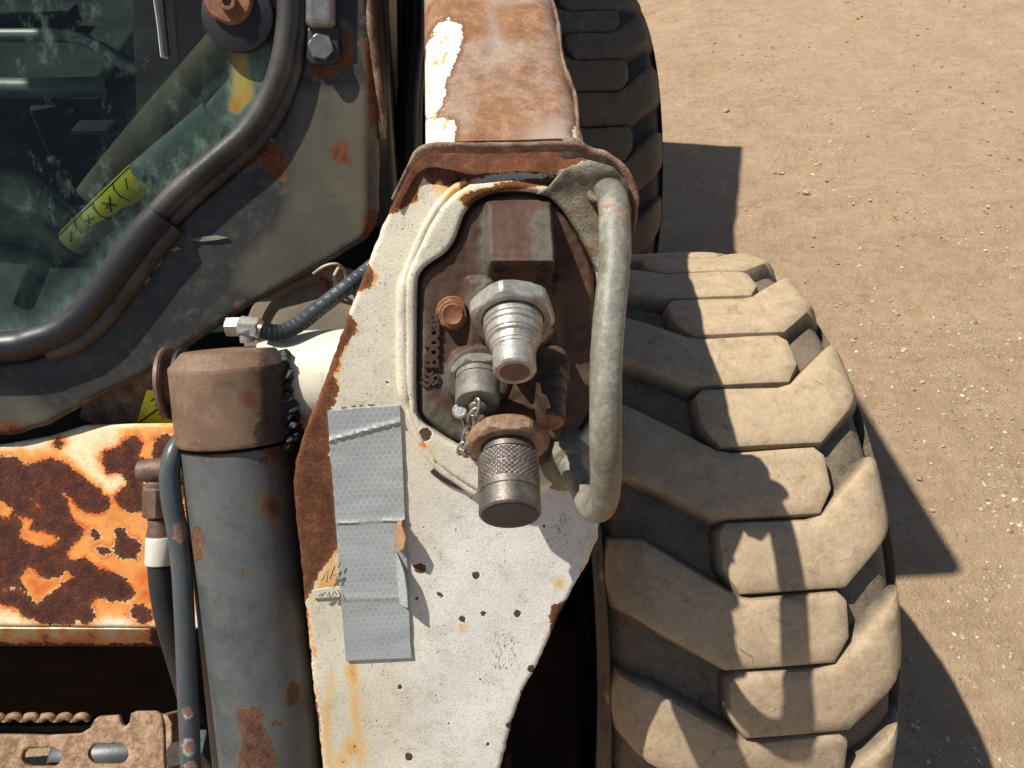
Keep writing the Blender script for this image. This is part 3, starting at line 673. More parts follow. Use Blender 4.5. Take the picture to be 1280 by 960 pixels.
# tube that carries the arm back
TD = (mach @ Vector((0, math.cos(R(9)), math.sin(R(9))))).normalized()
tl = PA.hit(529, 190, -.006); trr = PA.hit(742, 190, -.006); up_t = TD.cross(MX)*-1
up_t = MX.cross(TD).normalized()
def tube():
    w = (trr-tl).length*.995; prof = []
    rad = .022; hgt = .15
    def arc(cx, cz, a0, a1, n=7): return [(cx+rad*math.cos(a0+(a1-a0)*k/n), cz+rad*math.sin(a0+(a1-a0)*k/n)) for k in range(n+1)]
    prof = arc(w-rad, -rad, 0, math.pi/2)+[(w*(1-k/26)-rad*(1-2*k/26), 0.) for k in range(1, 26)]+arc(rad, -rad, math.pi/2, math.pi)+arc(rad, -hgt+rad, math.pi, 1.5*math.pi)+arc(w-rad, -hgt+rad, 1.5*math.pi, 2*math.pi)
    L = 2.05; ts = list(np.linspace(.012, .45, 74))+[.6, .9, 1.3, 1.7, L]
    V = []; n = len(prof)
    for t in ts:
        nar = 1-.02*min(t, .4)/.4
        for x, z in prof:
            x_ = w/2+(x-w/2)*nar
            pnt = tl+MX*x_+TD*t+up_t*z
            k = mnoise.noise(pnt*9)*.0014+mnoise.noise(pnt*31)*.0004
            V.append(pnt+up_t*k)
    Fc = [(i*n+k, (i+1)*n+k, (i+1)*n+(k+1) % n, i*n+(k+1) % n) for i in range(len(ts)-1) for k in range(n)]
    Fc.append(tuple(range(n))); Fc.append(tuple((len(ts)-1)*n+k for k in range(n))[::-1])
    o = mk('arm_tube', [tuple(v) for v in V], Fc, M['tube'], arm, 60)
    bm = bmesh.new(); bm.from_mesh(o.data); bmesh.ops.recalc_face_normals(bm, faces=bm.faces[:]); bm.to_mesh(o.data); bm.free()
    wear(o, 'paint', [[(533, 60), (545, 34), (560, 20), (576, 30), (579, 50), (568, 75), (559, 100), (553, 130), (545, 145), (536, 148), (524, 142), (528, 90)], [(524, 152), (545, 148), (565, 146), (570, 160), (567, 185), (560, 192), (520, 192)], [(722, 145), (735, 175), (742, 190), (722, 188), (716, 165)]])
    wear(o, 'stain_and_light', [[(612, -5), (620, 30), (632, 66), (624, 68), (616, 40), (606, -5)], [(690, 150), (720, 160), (722, 190), (650, 190), (660, 165)]])
    return o
tb = tube(); tb['label'] = 'rusty brown arm tube with a strip of cream paint'
# torn sheet strip at the tube's upper right corner
tp = [trr+TD*.26+MX*.0, trr+TD*.2+MX*.003, trr+TD*.13, trr+TD*.08+MX*.004, trr+TD*.03, trr+TD*.002]
tp = [v-MX*.006-up_t*.006 for v in tp]
torn = sweep('torn_edge', crom(tp, 6), lambda t: .0016+.0012*abs(math.sin(t*17)), M['flange'], arm, 8, jit=.5, flat=(1.8, .7))
# flange lip across the top
lip = [(492, 250), (503, 227), (515, 206), (530, 190), (560, 187), (600, 188), (640, 187), (680, 186), (715, 187), (738, 194), (760, 204), (776, 219), (786, 243), (789, 268), (787, 300)]
lipp = crom([PA.hit(x, y, .004+.010*float(sm(505, 560, x))*float(sm(300, 215, y))) for x, y in lip], 8)
fl = sweep('top_flange', lipp, lambda t: .0018+.0030*float(sm(.1, .25, t))*(1-float(sm(.86, .98, t))), M['flange'], arm, 16, jit=.16, flat=(1.2, .62), sharp=80)
M['torn'] = metal_mat('torn_grey_edge', (.12, .09, .065), (.24, .20, .16), (.38, .35, .30), .75, .0, 60, .0016)
fr_ = sweep('top_flange', crom([PA.hit(x, y, h) for x, y, h in ((700, 188, .012), (722, 189, .014), (742, 197, .014), (760, 207, .013), (774, 221, .011), (783, 240, .009), (788, 262, .008), (788, 292, .003))], 8), lambda t: .0058*(.75+.25*math.sin(t*23)*.5)*(1-.6*t), M['torn'], arm, 16, jit=.32, flat=(1.5, .6), sharp=80)
# bent grey corner gusset under the flange on the right
gus = [(700, 214), (730, 203), (758, 212), (778, 232), (783, 262), (784, 320), (772, 360), (750, 352), (736, 322), (720, 292), (700, 262), (684, 246), (668, 243), (684, 234)]
def gus_relief(P): return .010*sm(250, 205, P[:, 1])+.006*sm(700, 770, P[:, 0])+.0012*np.array([mnoise.noise((x*.06, y*.06, 7.)) for x, y in P])
M['gusset'] = metal_mat('grey_gusset', (.12, .085, .05), (.19, .17, .12), (.33, .33, .29), .6, .0, 28, .0011, (.56, (.24, .10, .03)))
gs = sheet('corner_gusset', gus, PA, .010, M['gusset'], arm, step=4, rnd=5, rh=.003, relief=gus_relief, base=.013)
# reflective tape
TAPE = [(410, 513), (455, 509), (500, 505), (503, 560), (506, 640), (510, 720), (513, 800), (515, 820), (475, 822), (433, 824), (426, 740), (420, 650), (414, 570)]
def tape_relief(P): return .0012*np.abs(np.array([mnoise.noise((x*.012, y*.03, 4.)) for x, y in P]))+.0018*sm(4, 0, np.abs((P[:, 1]-(548-.27*(P[:, 0]-415)))))+.0013*sm(3, 0, np.abs(P[:, 1]-651+.05*P[:, 0]-22))+.0012*sm(3, 0, np.abs(P[:, 1]-745))
tape = sheet('reflective_tape', TAPE, PA, .0012, M['tape'], arm, step=3.4, rnd=0, relief=lambda P: tape_relief(P)+arm_relief(P), base=.0022)
tape['label'] = 'silver honeycomb reflective tape'
P_, W_ = verts_px(tape)
for nm, ax in (('u', PA.u), ('v', PA.v)):
    a = tape.data.attributes.new(nm, 'FLOAT', 'POINT'); a.data.foreach_set('value', ((W_-np.array(PA.p)) @ np.array(ax)+3.).astype(np.float32))
curl = sheet('tape_curl', [(497, 650), (503, 648), (509, 662), (506, 676), (499, 684), (493, 678), (495, 668)], PA, .002, M['scrap'], arm, step=3, rnd=0, relief=lambda P: .010*sm(493, 508, P[:, 0]), base=.005)
c2 = sheet('tape_curl', [(496, 688), (506, 708), (510, 730), (511, 750), (500, 750), (497, 720)], PA, .0015, M['tape'], arm, step=4, rnd=0, relief=lambda P: .009*sm(497, 511, P[:, 0]), base=.004)
for o_ in (c2,):
    P_, W_ = verts_px(o_)
    for nm, ax in (('u', PA.u), ('v', PA.v)):
        a = o_.data.attributes.new(nm, 'FLOAT', 'POINT'); a.data.foreach_set('value', ((W_-np.array(PA.p)) @ np.array(ax)+3.).astype(np.float32))
lab = sheet('paper_label', [(390, 737), (410, 733), (430, 731), (430, 744), (392, 746)], PA, .001, M['paper'], arm, step=4, rnd=0, base=.0021, relief=arm_relief)
lab2 = sheet('paper_label', [(422, 692), (429, 690), (429, 700), (421, 701)], PA, .001, M['paper'], arm, step=4, rnd=0, base=.0021, relief=arm_relief)
def strokes(name, S, plane, h, r, mat, parent):
    V = []; Fc = []
    for pts in S:
        o = sweep(name, [plane.hit(x, y, h) for x, y in pts], r, mat, None, 6)
        b = len(V); V += [tuple(v.co+o.location) for v in o.data.vertices]; Fc += [[i+b for i in p.vertices] for p in o.data.polygons]
        me = o.data; bpy.data.objects.remove(o); bpy.data.meshes.remove(me)
    return mk(name, V, Fc, mat, parent)
hw = strokes('handwriting', [[(400, 741), (405, 737), (403, 742), (409, 736)], [(411, 741), (413, 735), (414, 742)], [(417, 741), (419, 735), (423, 740)], [(424, 734), (428, 742)], [(404, 722), (412, 708), (410, 724)], [(414, 720), (420, 704)], [(418, 716), (426, 712), (421, 722)], [(424, 706), (427, 700)]], PA, .0055, .0004, M['ink'], lab)
pr = strokes('printed_marks', [[(440, 507), (446, 506)], [(450, 506.5), (455, 505.5)], [(461, 505), (465, 505.3), (469, 504.6)], [(428, 509), (434, 508)]], PA, .0035, .0006, M['ink'], arm)

# ---- coupler block
def blk_relief(P):
    x, y = P[:, 0], P[:, 1]; h = np.zeros(len(P))
    d = -sdf(P, BLK); h += .0085*sm(0, 9, d)-.0005
    # upper boss: ramp up, then drop to the port face
    side = sm(599, 611, x)*sm(695, 683, x)
    ramp = .012+.036*np.clip((y-248)/77, 0, 1.0)
    drop = np.where(y > 322, (.048-.0015-.0265*sm(322, 349, y)-.0*y), ramp-.0015*sm(314, 322, y))
    h = np.maximum(h, side*drop*sm(245, 256, y)*sm(400, 370, y))
    for cx, cy, r, hh in ((642, 388, 57, .022), (598, 468, 44, .018), (683, 452, 30, .020), (634, 548, 54, .020)):
        q = np.hypot(x-cx, y-cy); h = np.maximum(h, hh*sm(r+4, r-7, q))
    # saddle that ties the bosses together
    h = np.maximum(h, .016*sm(572, 590, x)*sm(712, 694, x)*sm(336, 352, y)*sm(560, 540, y))
    return h+.0007*np.array([mnoise.noise((a*.09, b*.09, 5.)) for a, b in P])
blk = sheet('coupler_block', inset(BLK, 1.035, 632, 405), PA, .012, M['block'], ROOT, step=2.6, rnd=3, rh=.002, relief=blk_relief, base=-.002, back=False)
blk['label'] = 'brown cast coupler block with four ports'
wear(blk, 'rust', [[(527, 352), (530, 350), (531, 420), (529, 520), (522, 520), (521, 360)], [(603, 262), (607, 262), (612, 330), (606, 370), (594, 400), (584, 380), (600, 330)], [(668, 270), (690, 262), (690, 322), (664, 322), (672, 300)], [(556, 462), (570, 444), (600, 440), (640, 446), (640, 454), (600, 450), (576, 456), (566, 486), (557, 490)], [(524, 500), (560, 520), (600, 560), (590, 565), (540, 540)]])
wear(blk, 'stain_and_light')
for x, y in ((621, 331), (676, 331)):
    lathe('port_hole', PA.hit(x, y, .0375), (PA.n*.62-PA.v*.78), [(-.004, .0052), (.0015, .0052), (.0017, .0040), (.0005, .0036)], M['dark_steel'], blk, 20)
# block bolt
bx = PA.hit(566, 390, .007)
hexnut('bolt', bx, PA.n, .0112, .0085, M['bolt_rust'], blk, rot=.3)
lathe('bolt_head', bx+PA.n*.0080, PA.n, [(0, .0078), (.0012, .0078), (.0020, .0072), (.0021, .0066), (.0017, .0060)], M['bolt_rust'], blk, 40)
lathe('bolt_washer', bx-PA.n*.002, PA.n, [(0, .0122), (.0024, .0122), (.003, .0116)], M['bolt_rust'], blk, 40)
# couplers: all point forward and a little down
AX = (U*-math.sin(R(55))-A*math.cos(R(55))+X*.03).normalized()
def ring_prof(L): return L
def coupler(name, px, py, d, prof, mat, nut, nutmat, parent=blk, rf=None, seg=56, rot=0.):
    o = atp(px, py, d)
    n_ = hexnut('hex_nut', o-AX*nut[1], AX, nut[0], nut[1], nutmat, parent, rot=rot, hole=prof[0][1]*1.06, ref=X)
    c = lathe(name, o-AX*.004, AX, [(0, prof[0][1])]+[(z+.004, r) for z, r in prof], mat, parent, seg, rf=rf, sharp=28, ref=X)
    return o, n_, c
K = .56/1000   # metres per pixel at the couplers
coupler('quick_coupler', 641, 401, .566, [(0, .0200), (.0050, .0200), (.0056, .0190), (.0062, .0190), (.0066, .0196), (.0092, .0196), (.0098, .0182), (.0112, .0182), (.0116, .0187), (.0158, .0187), (.0162, .0178), (.0178, .0176), (.0190, .0158), (.0235, .0152), (.0240, .0146), (.0262, .0146), (.0266, .0140), (.0410, .0140), (.0424, .0128), (.0424, .0098), (.0416, .0096), (.0416, .0060)], M['bright'], (.0300, .0135), M['bright'], rot=.26)
coupler('capped_coupler', 597, 469, .580, [(0, .0150), (.0040, .0150), (.0046, .0142), (.0060, .0142), (.0062, .0152), (.0216, .0154), (.0232, .0146), (.0232, .006)], M['dull'], (.0186, .0075), M['dull'], rot=.1)
coupler('shaded_coupler', 684, 480, .585, [(0, .0135), (.010, .0135), (.0105, .0122), (.018, .0122), (.0185, .0114), (.0300, .0112), (.0312, .0100), (.0312, .0074), (.0304, .0070)], M['dark_steel'], (.0165, .008), M['dark_steel'])
lathe('coupler_face', atp(684, 480, .585)+AX*.0305, AX, [(0, .0096), (.0016, .0096), (.0016, .006), (.001, .0055)], M['bolt_rust'], blk, 32)
def knurl(a, z, r):
    if .0125 < z < .0335 and r > .0195 and not .0222 < z < .0236:
        return r+.00042*max(math.sin(a*34+z*1900), math.sin(a*34-z*1900))
    return r
kz = [(0, .0175), (.0055, .0175), (.0058, .0165), (.0078, .0165), (.0080, .0192), (.0088, .0203)]+[(.009+i*.00035, .0203) for i in range(70)]+[(.0345, .0203), (.0350, .0196), (.0358, .0196), (.0362, .0204), (.0485, .0204), (.0500, .0192), (.0500, .0165), (.0490, .0160), (.0490, .0125), (.0478, .0120), (.0478, .008)]
coupler('knurled_coupler', 635, 561, .567, kz, M['knurl'], (.0295, .0125), M['nut_rust'], rf=knurl, seg=204, rot=.05)
for c_, z_, r_, mt in (((641, 401, .566), .0417, .0098, M['fitting']), ((635, 561, .567), .0492, .0135, M['rubber']), ((635, 561, .567), .0500, .0185, M['rubber'])):
    lathe('coupler_face', atp(*c_)+AX*(z_-.001), AX, [(0, r_), (.0012, r_), (.0014, r_*.9), (.0010, r_*.7)], mt, blk, 40)
# chain of the dust cap
capend = atp(597, 469, .580)+AX*.0235
lathe('chain_stud', capend-AX*.001, AX, [(0, .0042), (.0025, .0042), (.0030, .0060), (.0042, .0060), (.0048, .0045)], M['bright'], blk, 24)
def link(c, t, n, L, w, r):
    t = t.normalized(); n = (n-t*n.dot(t)).normalized(); b = []
    for k in range(20):
        a = 2*math.pi*k/20; b.append(c+t*math.cos(a)*L/2+n*math.sin(a)*w/2)
    return sweep('chain_link', b, r, M['bright'], blk, 8, closed=True)
cp = [atp(597, 503, .555), atp(594, 514, .560), atp(590, 524, .567), atp(588, 535, .574), atp(583, 546, .580), atp(579, 556, .585), atp(576, 565, .590), atp(584, 568, .592), atp(592, 560, .590)]
for i in range(len(cp)-1):
    t = cp[i+1]-cp[i]; link((cp[i]+cp[i+1])/2, t, X+A*.3 if i % 2 else A-X*.5, t.length*1.75, .0062, .0010)
sweep('chain_strap', crom([atp(574, 474, .575), atp(572, 490, .566), atp(573, 505, .566), atp(577, 517, .572), atp(581, 530, .576)], 5), .0022, M['steel'], blk, 8, flat=(1.3, .5))
lathe('strap_rivet', atp(575, 514, .566), -A+U*.2, [(0, .0052), (.002, .0052), (.003, .004)], M['bright'], blk, 20)
for a_, b_ in (((588, 518), (604, 506)), ((598, 540), (625, 536))):
    sweep('chain_strap', [atp(*a_, .566), atp((a_[0]+b_[0])/2, (a_[1]+b_[1])/2-1, .563), atp(*b_, .566)], .0020, M['steel'], blk, 8, flat=(1.2, .5))
# raised lettering that runs up the block's left side, with the cat's head below it
cu = bpy.data.curves.new('embossed_lettering', 'FONT'); cu.body = 'Bobcat.'; cu.size = .0150; cu.extrude = .0009; cu.bevel_depth = .00022; cu.offset = .0003; cu.space_character = .92
to = bpy.data.objects.new('embossed_lettering', cu); sc.collection.objects.link(to)
me = bpy.data.meshes.new_from_object(to.evaluated_get(bpy.context.evaluated_depsgraph_get())); bpy.data.objects.remove(to)
V = np.array([v.co[:] for v in me.vertices]); V[:, 0] *= .0400/V[:, 0].max(); 
org = PA.hit(548.5, 458, .0076); upx = (PA.hit(549, 400, .0076)-org).normalized(); lft = PA.n.cross(upx)
Wv = np.array([tuple(org+upx*x+lft*y+PA.n*z) for x, y, z in V]); Fc = [list(p.vertices) for p in me.polygons]; bpy.data.meshes.remove(me)
let = mk('embossed_lettering', Wv, Fc, M['block'], blk, 40); blank(let, 'rust', 'stain_and_light')
lg = strokes('embossed_emblem', [[(526, 475), (530, 480), (536, 479), (541, 475), (546, 474)], [(527, 469), (532, 474), (540, 470), (546, 466)], [(530, 464), (536, 467), (542, 463)], [(541, 479), (547, 476), (549, 470), (546, 465)], [(538, 475), (543, 471)]], PA, .0074, .0007, M['block'], blk); blank(lg, 'rust', 'stain_and_light')

# ---- grab handle
hp = [(742, 228, .618), (758, 236, .602), (766, 252, .585), (768, 285, .570), (768, 330, .556), (763, 380, .544), (758, 440, .534), (757, 500, .528), (757, 560, .529), (757, 605, .541), (752, 630, .556), (742, 634, .574), (731, 614, .594), (718, 588, .606), (708, 568, .622)]
hd = sweep('grab_handle', crom([atp(*v) for v in hp], 8), .0103, M['handle'], ROOT, 26, jit=.025, sharp=80)
hd['label'] = 'scuffed grey green tubular handle'
tor = [atp(758, 240, .600)+(X*.9+U*.2).normalized()*.0112*math.cos(a_)+(A*.75+U*.6).normalized()*.0112*math.sin(a_) for a_ in [2*math.pi*k/40 for k in range(40)]]
sweep('handle_weld', tor, .0030, M['gusset'], hd, 10, closed=True, jit=.5)
lathe('handle_foot', PA.hit(706, 572, .002), PA.n, [(0, .026), (.004, .024), (.012, .016), (.016, .012)], M['gusset'], hd, 32)

# ---- tilt cylinder
cu_ = (U*math.cos(R(7))-A*math.sin(R(7))-X*.052).normalized()
cd0 = at(297, 550, .632)
def along(t): return cd0-cu_*t
bar = lathe('tilt_cylinder', along(-.004), -cu_, [(0, .0428)]+[(.004+i*.0068, .0430) for i in range(62)], M['barrel'], ROOT, 96)
bar['label'] = 'grey painted hydraulic tilt cylinder barrel'
wear(bar, 'rust', [[(225, 540), (235, 560), (250, 562), (262, 572), (280, 570), (292, 566), (300, 559), (318, 560), (330, 566), (372, 600), (372, 540)], [(298, 888), (324, 884), (328, 905), (340, 930), (347, 965), (298, 965), (302, 930)], [(240, 660), (250, 662), (252, 700), (240, 705)], [(366, 852), (377, 858), (374, 872), (362, 886), (358, 880)]], spots=[(338, 634, 13), (305, 713, 5), (327, 580, 4), (345, 905, 5), (250, 672, 5), (372, 780, 4), (268, 650, 2), (350, 900, 4)])
wear(bar, 'stain_and_light', [[(308, 556), (330, 565), (352, 600), (366, 650), (372, 700), (375, 540)]], spots=[(338, 634, 22), (342, 660, 9)])
cap = lathe('cylinder_cap', along(0), cu_, [(0, .0436), (.0006, .0448), (.002, .0454)]+[(.004+i*.004, .0456) for i in range(14)]+[(.0600, .0456), (.0606, .0452), (.0610, .0448), (.0705, .0358), (.0710, .0350), (.0713, .0345), (.0716, .03), (.0718, .02), (.0719, .008)], M['cap'], bar, 96)
wear(cap, 'rust', [[(330, 420), (322, 470), (326, 500), (318, 540), (320, 560), (380, 560), (380, 420)]]); wear(cap, 'stain_and_light', spots=[(312, 500, 20), (318, 450, 8), (265, 520, 10), (232, 500, 6)])  # darker tone down the right side of the cap
n1_ = (X-cu_*X.dot(cu_)).normalized(); n2_ = cu_.cross(n1_)
sweep('cap_seam', [along(.0012)+(n1_*math.cos(2*math.pi*k/90)+n2_*math.sin(2*math.pi*k/90))*.0440 for k in range(90)], .0011, M['void'], bar, 8, closed=True, jit=.4)
# pin boss between cap and arm
pc = at(392, 476, .662)
ps = lathe('pin_boss', pc-MX*.040, MX, [(0, .036), (.002, .040), (.004, .0415)]+[(.006+i*.006, .0417) for i in range(14)], M['cream_boss'], arm, 72); ps['label'] = 'cream painted pin boss'
wear(ps, 'rust', [[(362, 500), (370, 530), (395, 545), (360, 550)]]); wear(ps, 'stain_and_light', [[(362, 480), (372, 520), (400, 535), (360, 550)]])
# pin washer on the cap's left
wc = at(213, 479, .640)
lathe('pin_washer', wc-MX*.004, MX, [(0, .024), (.001, .0290), (.004, .0296), (.0055, .0280), (.0055, .020), (.012, .0185), (.016, .018)], M['fitting'], bar, 48)
lathe('pin_washer', wc+MX*.0075, MX, [(0, .020), (.002, .0275), (.0045, .0275), (.0055, .020)], M['grease'], bar, 48)
# grease clumps
V = []; Fc = []; rg = np.random.default_rng(5)
for i in range(150):
    y = 440+118*rg.random()**.8; x = 354+rg.normal(0, 4.2)+ max(0, y-470)*.11; d = .620+rg.uniform(-.006, .014)
    v, f = stone_mesh(rg, rg.choice([.0022, .0035, .0055, .0072])*rg.uniform(.8, 1.2)); b = len(V)*12; V.append(v+np.array(at(x, y, d))); Fc += [[k+b for k in q] for q in f]
gr = mk('grease_clumps', np.concatenate(V), Fc, M['grease'], bar, 60); gr['kind'] = 'stuff'
# elbow fitting and corrugated hose
ctop = along(-.0722)
e0 = at(309, 428, .636)
lathe('elbow_fitting', e0, cu_, [(0, .0055), (.008, .0055), (.008, .0075), (.010, .0075)], M['bright'], bar, 24)
hexnut('elbow_fitting', at(299, 409, .640)-X*.009, (X*1.0+U*.02-A*.15), .0084, .013, M['steel'], bar, rot=.2)
hexnut('elbow_fitting', at(307, 409, .638)-X*.004, (X*1.0-U*.10-A*.12), .0094, .0165, M['bright'], bar, rot=.5)
sweep('hose_stem', [at(322, 409, .634), at(330, 412, .632), at(338, 414, .630)], .0042, M['steel'], bar, 16)
hpth = crom([at(331, 413, .630), at(342, 416, .628), at(358, 413, .630), at(378, 402, .637), at(405, 381, .650), at(432, 360, .666), at(456, 341, .682), at(480, 322, .70), at(510, 300, .72)], 40)
ho = sweep('corrugated_hose', hpth, lambda t: .0061+.0008*math.sin(t*2*math.pi*74), M['hose'], bar, 18, sharp=75)
ho['label'] = 'grey corrugated hose curving behind the arm'
# steel pipe beside the barrel
ptp = crom([at(240, 540, .628), at(226, 552, .618), at(216, 570, .611), at(212, 595, .609), at(215, 630, .610), at(221, 660, .612), at(227, 710, .614), at(231, 780, .616), at(234, 860, .618), at(237, 920, .62), at(240, 1000, .622)], 10)
pi = sweep('steel_pipe', ptp, .0076, M['pipe'], bar, 20); wear(pi, 'rust', [[(216, 656), (230, 652), (232, 670), (224, 680), (216, 672)]], spots=[(235, 890, 6), (236, 933, 7), (238, 960, 6), (232, 548, 6)]); wear(pi, 'stain_and_light')
# fittings and hose left of the pipe
fd = .655
f1 = lathe('pipe_fitting', at(173, 589, fd), MX, [(0, .0075), (.001, .0088), (.006, .0092), (.0065, .0098), (.030, .0100), (.045, .0100)], M['fitting'], ROOT, 36)
f1['label'] = 'rust brown pipe fitting above black hose'
hexnut('fitting_nut', at(199, 646, fd), U, .0136, .0245, M['fitting'], f1, rot=.3)
lathe('fitting_nut', at(199, 606, fd)-U*.002, U, [(0, .0105), (.003, .0105), (.005, .008)], M['fitting'], f1, 28)
lathe('fitting_ferrule', at(200, 676, fd), U, [(0, .0105), (.004, .0108), (.009, .0100), (.012, .0092), (.018, .0096)], M['fitting'], f1, 32)
lathe('hose_band', at(200, 705, fd-.002), U+X*.02, [(0, .0112), (.001, .0116), (.021, .0114), (.0225, .0106)], M['white_band'], f1, 36)
sweep('black_hose', crom([at(200, 703, fd-.002), at(203, 735, fd), at(209, 770, fd+.005), at(218, 805, fd+.012), at(230, 845, fd+.02), at(246, 900, fd+.03)], 8), .0100, M['rubber'], f1, 22)
hexnut('fitting_nut', at(222, 590, .665), X, .011, .02, M['fitting'], f1)

# ---- front cross member (rust patched step beam)
PB = Plane(100, 650, .86, 52)
BEAM = [(-260, 560), (-60, 560), (0, 555), (60, 545), (105, 531), (165, 529), (232, 528), (300, 528), (300, 788), (205, 785), (0, 783), (-260, 783)]
beam = sheet('front_beam', BEAM, PB, .03, M['beam'], ROOT, step=4, rnd=4, rh=.003, relief=lambda P: .0012*np.array([mnoise.noise((x*.02, y*.02, 1.)) for x, y in P]))
beam['label'] = 'cream step beam covered in rust and orange stains'
wear(beam, 'rust', [
    [(-260, 575), (-20, 573), (5, 570), (20, 573), (30, 580), (60, 574), (80, 578), (112, 602), (136, 622), (139, 632), (126, 641), (108, 642), (96, 634), (90, 622), (80, 617), (86, 634), (93, 652), (106, 660), (104, 668), (92, 682), (84, 690), (84, 700), (92, 702), (105, 697), (125, 712), (155, 720), (168, 738), (166, 750), (150, 753), (120, 745), (113, 758), (120, 770), (110, 780), (60, 782), (30, 770), (15, 757), (0, 755), (-260, 760)],
    [(130, 565), (148, 560), (155, 550), (170, 546), (180, 555), (172, 570), (185, 575), (178, 590), (180, 610), (184, 640), (165, 641), (148, 632), (143, 622), (155, 610), (160, 602), (150, 592), (135, 592), (128, 580)],
    [(190, 575), (192, 550), (205, 543), (230, 545), (230, 640), (184, 640), (182, 600)],
    [(162, 770), (165, 756), (178, 753), (190, 762), (192, 775), (178, 782)], [(118, 686), (128, 682), (140, 690), (130, 694)], [(143, 663), (156, 660), (160, 670), (172, 673), (178, 684), (170, 698), (150, 700), (142, 690), (146, 676)], [(112, 660), (124, 664), (128, 674), (118, 676)], [(72, 548), (80, 552), (76, 560), (66, 556)]],
    neg=[[(-260, 630), (0, 627), (16, 633), (17, 642), (10, 651), (0, 645), (-260, 640)], [(22, 645), (42, 648), (37, 662), (55, 664), (76, 674), (60, 685), (40, 680), (24, 672), (28, 655)], [(2, 740), (18, 732), (36, 741), (24, 722), (37, 706), (46, 712), (54, 722), (74, 722), (81, 712), (93, 722), (75, 731), (57, 744), (46, 757), (38, 746), (20, 737)], [(41, 624), (46, 627), (52, 638), (48, 638)], [(-5, 752), (14, 760), (30, 772), (26, 783), (-5, 783)], [(95, 776), (101, 774), (104, 784), (93, 784)]])
wear(beam, 'stain_and_light', [[(-260, 570), (0, 562), (60, 560), (112, 560), (150, 538), (240, 520), (300, 520), (300, 760), (210, 772), (115, 772), (0, 752), (-260, 760)]], neg=[[(60, 552), (150, 530), (166, 590), (160, 625), (140, 618), (112, 598), (88, 574)], [(-20, 745), (40, 762), (40, 790), (-20, 790)]])
def lipbox():
    a0, a1 = PB.hit(-260, 785, -.002), PB.hit(206, 787, -.002); dn = (Z*-.95-MY*-.05).normalized(); bk = MY
    h = .040; d = .02
    c = [a0+dn*h, a1+dn*h, a1+dn*h+bk*d, a0+dn*h+bk*d, a0, a1, a1+bk*d, a0+bk*d]
    V = []; Fc = []; n = 120
    for i in range(n+1):
        t = i/n
        for u, w in ((0, 0), (.33, 0), (.66, 0), (1, 0), (1, 1), (0, 1)):
            V.append(a0.lerp(a1, t)+dn*h*u+bk*d*w)
    for i in range(n):
        for k in range(6): Fc.append((i*6+k, i*6+(k+1) % 6, (i+1)*6+(k+1) % 6, (i+1)*6+k))
    Fc += [tuple(range(6))[::-1], tuple(n*6+k for k in range(6))]
    o = mk('beam_lip', [tuple(v) for v in V], Fc, M['beam'], beam, 30)
    bm = bmesh.new(); bm.from_mesh(o.data); bmesh.ops.recalc_face_normals(bm, faces=bm.faces[:]); bm.to_mesh(o.data); bm.free()
    wear(o, 'rust', [[(-260, 806), (210, 804), (210, 830), (-260, 830)], [(190, 780), (215, 780), (215, 830), (185, 808)]], spots=[(5, 808, 7), (55, 797, 3), (114, 791, 2), (60, 804, 3)]); wear(o, 'stain_and_light', [[(x-2, 780), (x+4, 780), (x+6, 815), (x-3, 815)] for x in (8, 52, 78, 97, 122, 152, 165, 172, 185, 195)]+[[(-260, 801), (210, 799), (210, 812), (-260, 812)]])
lipbox()
# yellow warning decal on the beam's back upstand, and the dark upstand
PU = Plane(190, 500, .90, 25)
ups = sheet('beam_upstand', [(98, 522), (105, 500), (130, 482), (168, 462), (235, 455), (235, 535), (170, 532), (120, 532)], PU, .012, M['flange'], beam, step=8, rnd=3)
dec = sheet('warning_decal', [(184, 487), (226, 487), (226, 531), (171, 530)], PU, .0012, M['yellow'], beam, step=5, rnd=0, base=.002); dec['label'] = 'yellow warning decal with black lines'
strokes('decal_print', [[(172, 529), (205, 506), (222, 494)], [(173, 528), (200, 529), (224, 529)], [(190, 500), (196, 497), (201, 500)], [(195, 506), (201, 504)], [(200, 517), (214, 512)], [(204, 521), (217, 519)]], PU, .0026, .0010, M['ink'], dec)

# ---- bottom left step
PS = Plane(100, 930, .74, 60)
STEP = [(-200, 918), (4, 918), (60, 919), (100, 917), (112, 910), (118, 899), (124, 895), (148, 894), (152, 906), (157, 908), (161, 903), (163, 892), (170, 889), (193, 889), (201, 893), (204, 905), (206, 960), (208, 1040), (-200, 1040)]
def stad(x0, x1, y0, y1, n=8):
    r = (y1-y0)/2; cy = (y0+y1)/2; out = []
    for k in range(n+1):
        a = -math.pi/2+math.pi*k/n; out.append((x1-r+r*math.cos(a), cy+r*math.sin(a)))
    for k in range(n+1):
        a = math.pi/2+math.pi*k/n; out.append((x0+r+r*math.cos(a), cy+r*math.sin(a)))
    return out
step = sheet('step_plate', STEP, PS, .006, M['step'], ROOT, step=4, holes=[stad(27, 76, 935, 958), stad(110, 160, 930, 955), stad(-60, -10, 938, 962)], rnd=2.4, rh=.0016)
step['label'] = 'rust brown perforated step with slotted holes'
sheet('step_flange', [(201, 893), (207, 894), (213, 904), (214, 1040), (207, 1040), (205, 960)], PS, .05, M['step'], step, step=4, rnd=1, base=-.003)
PT = Plane(60, 903, .80, 50)
tr_ = sheet('tread_bar', [(-200, 898), (0, 898), (112, 898), (117, 905), (108, 916), (-200, 921)], PT, .012, M['void'], step, step=6, rnd=2)
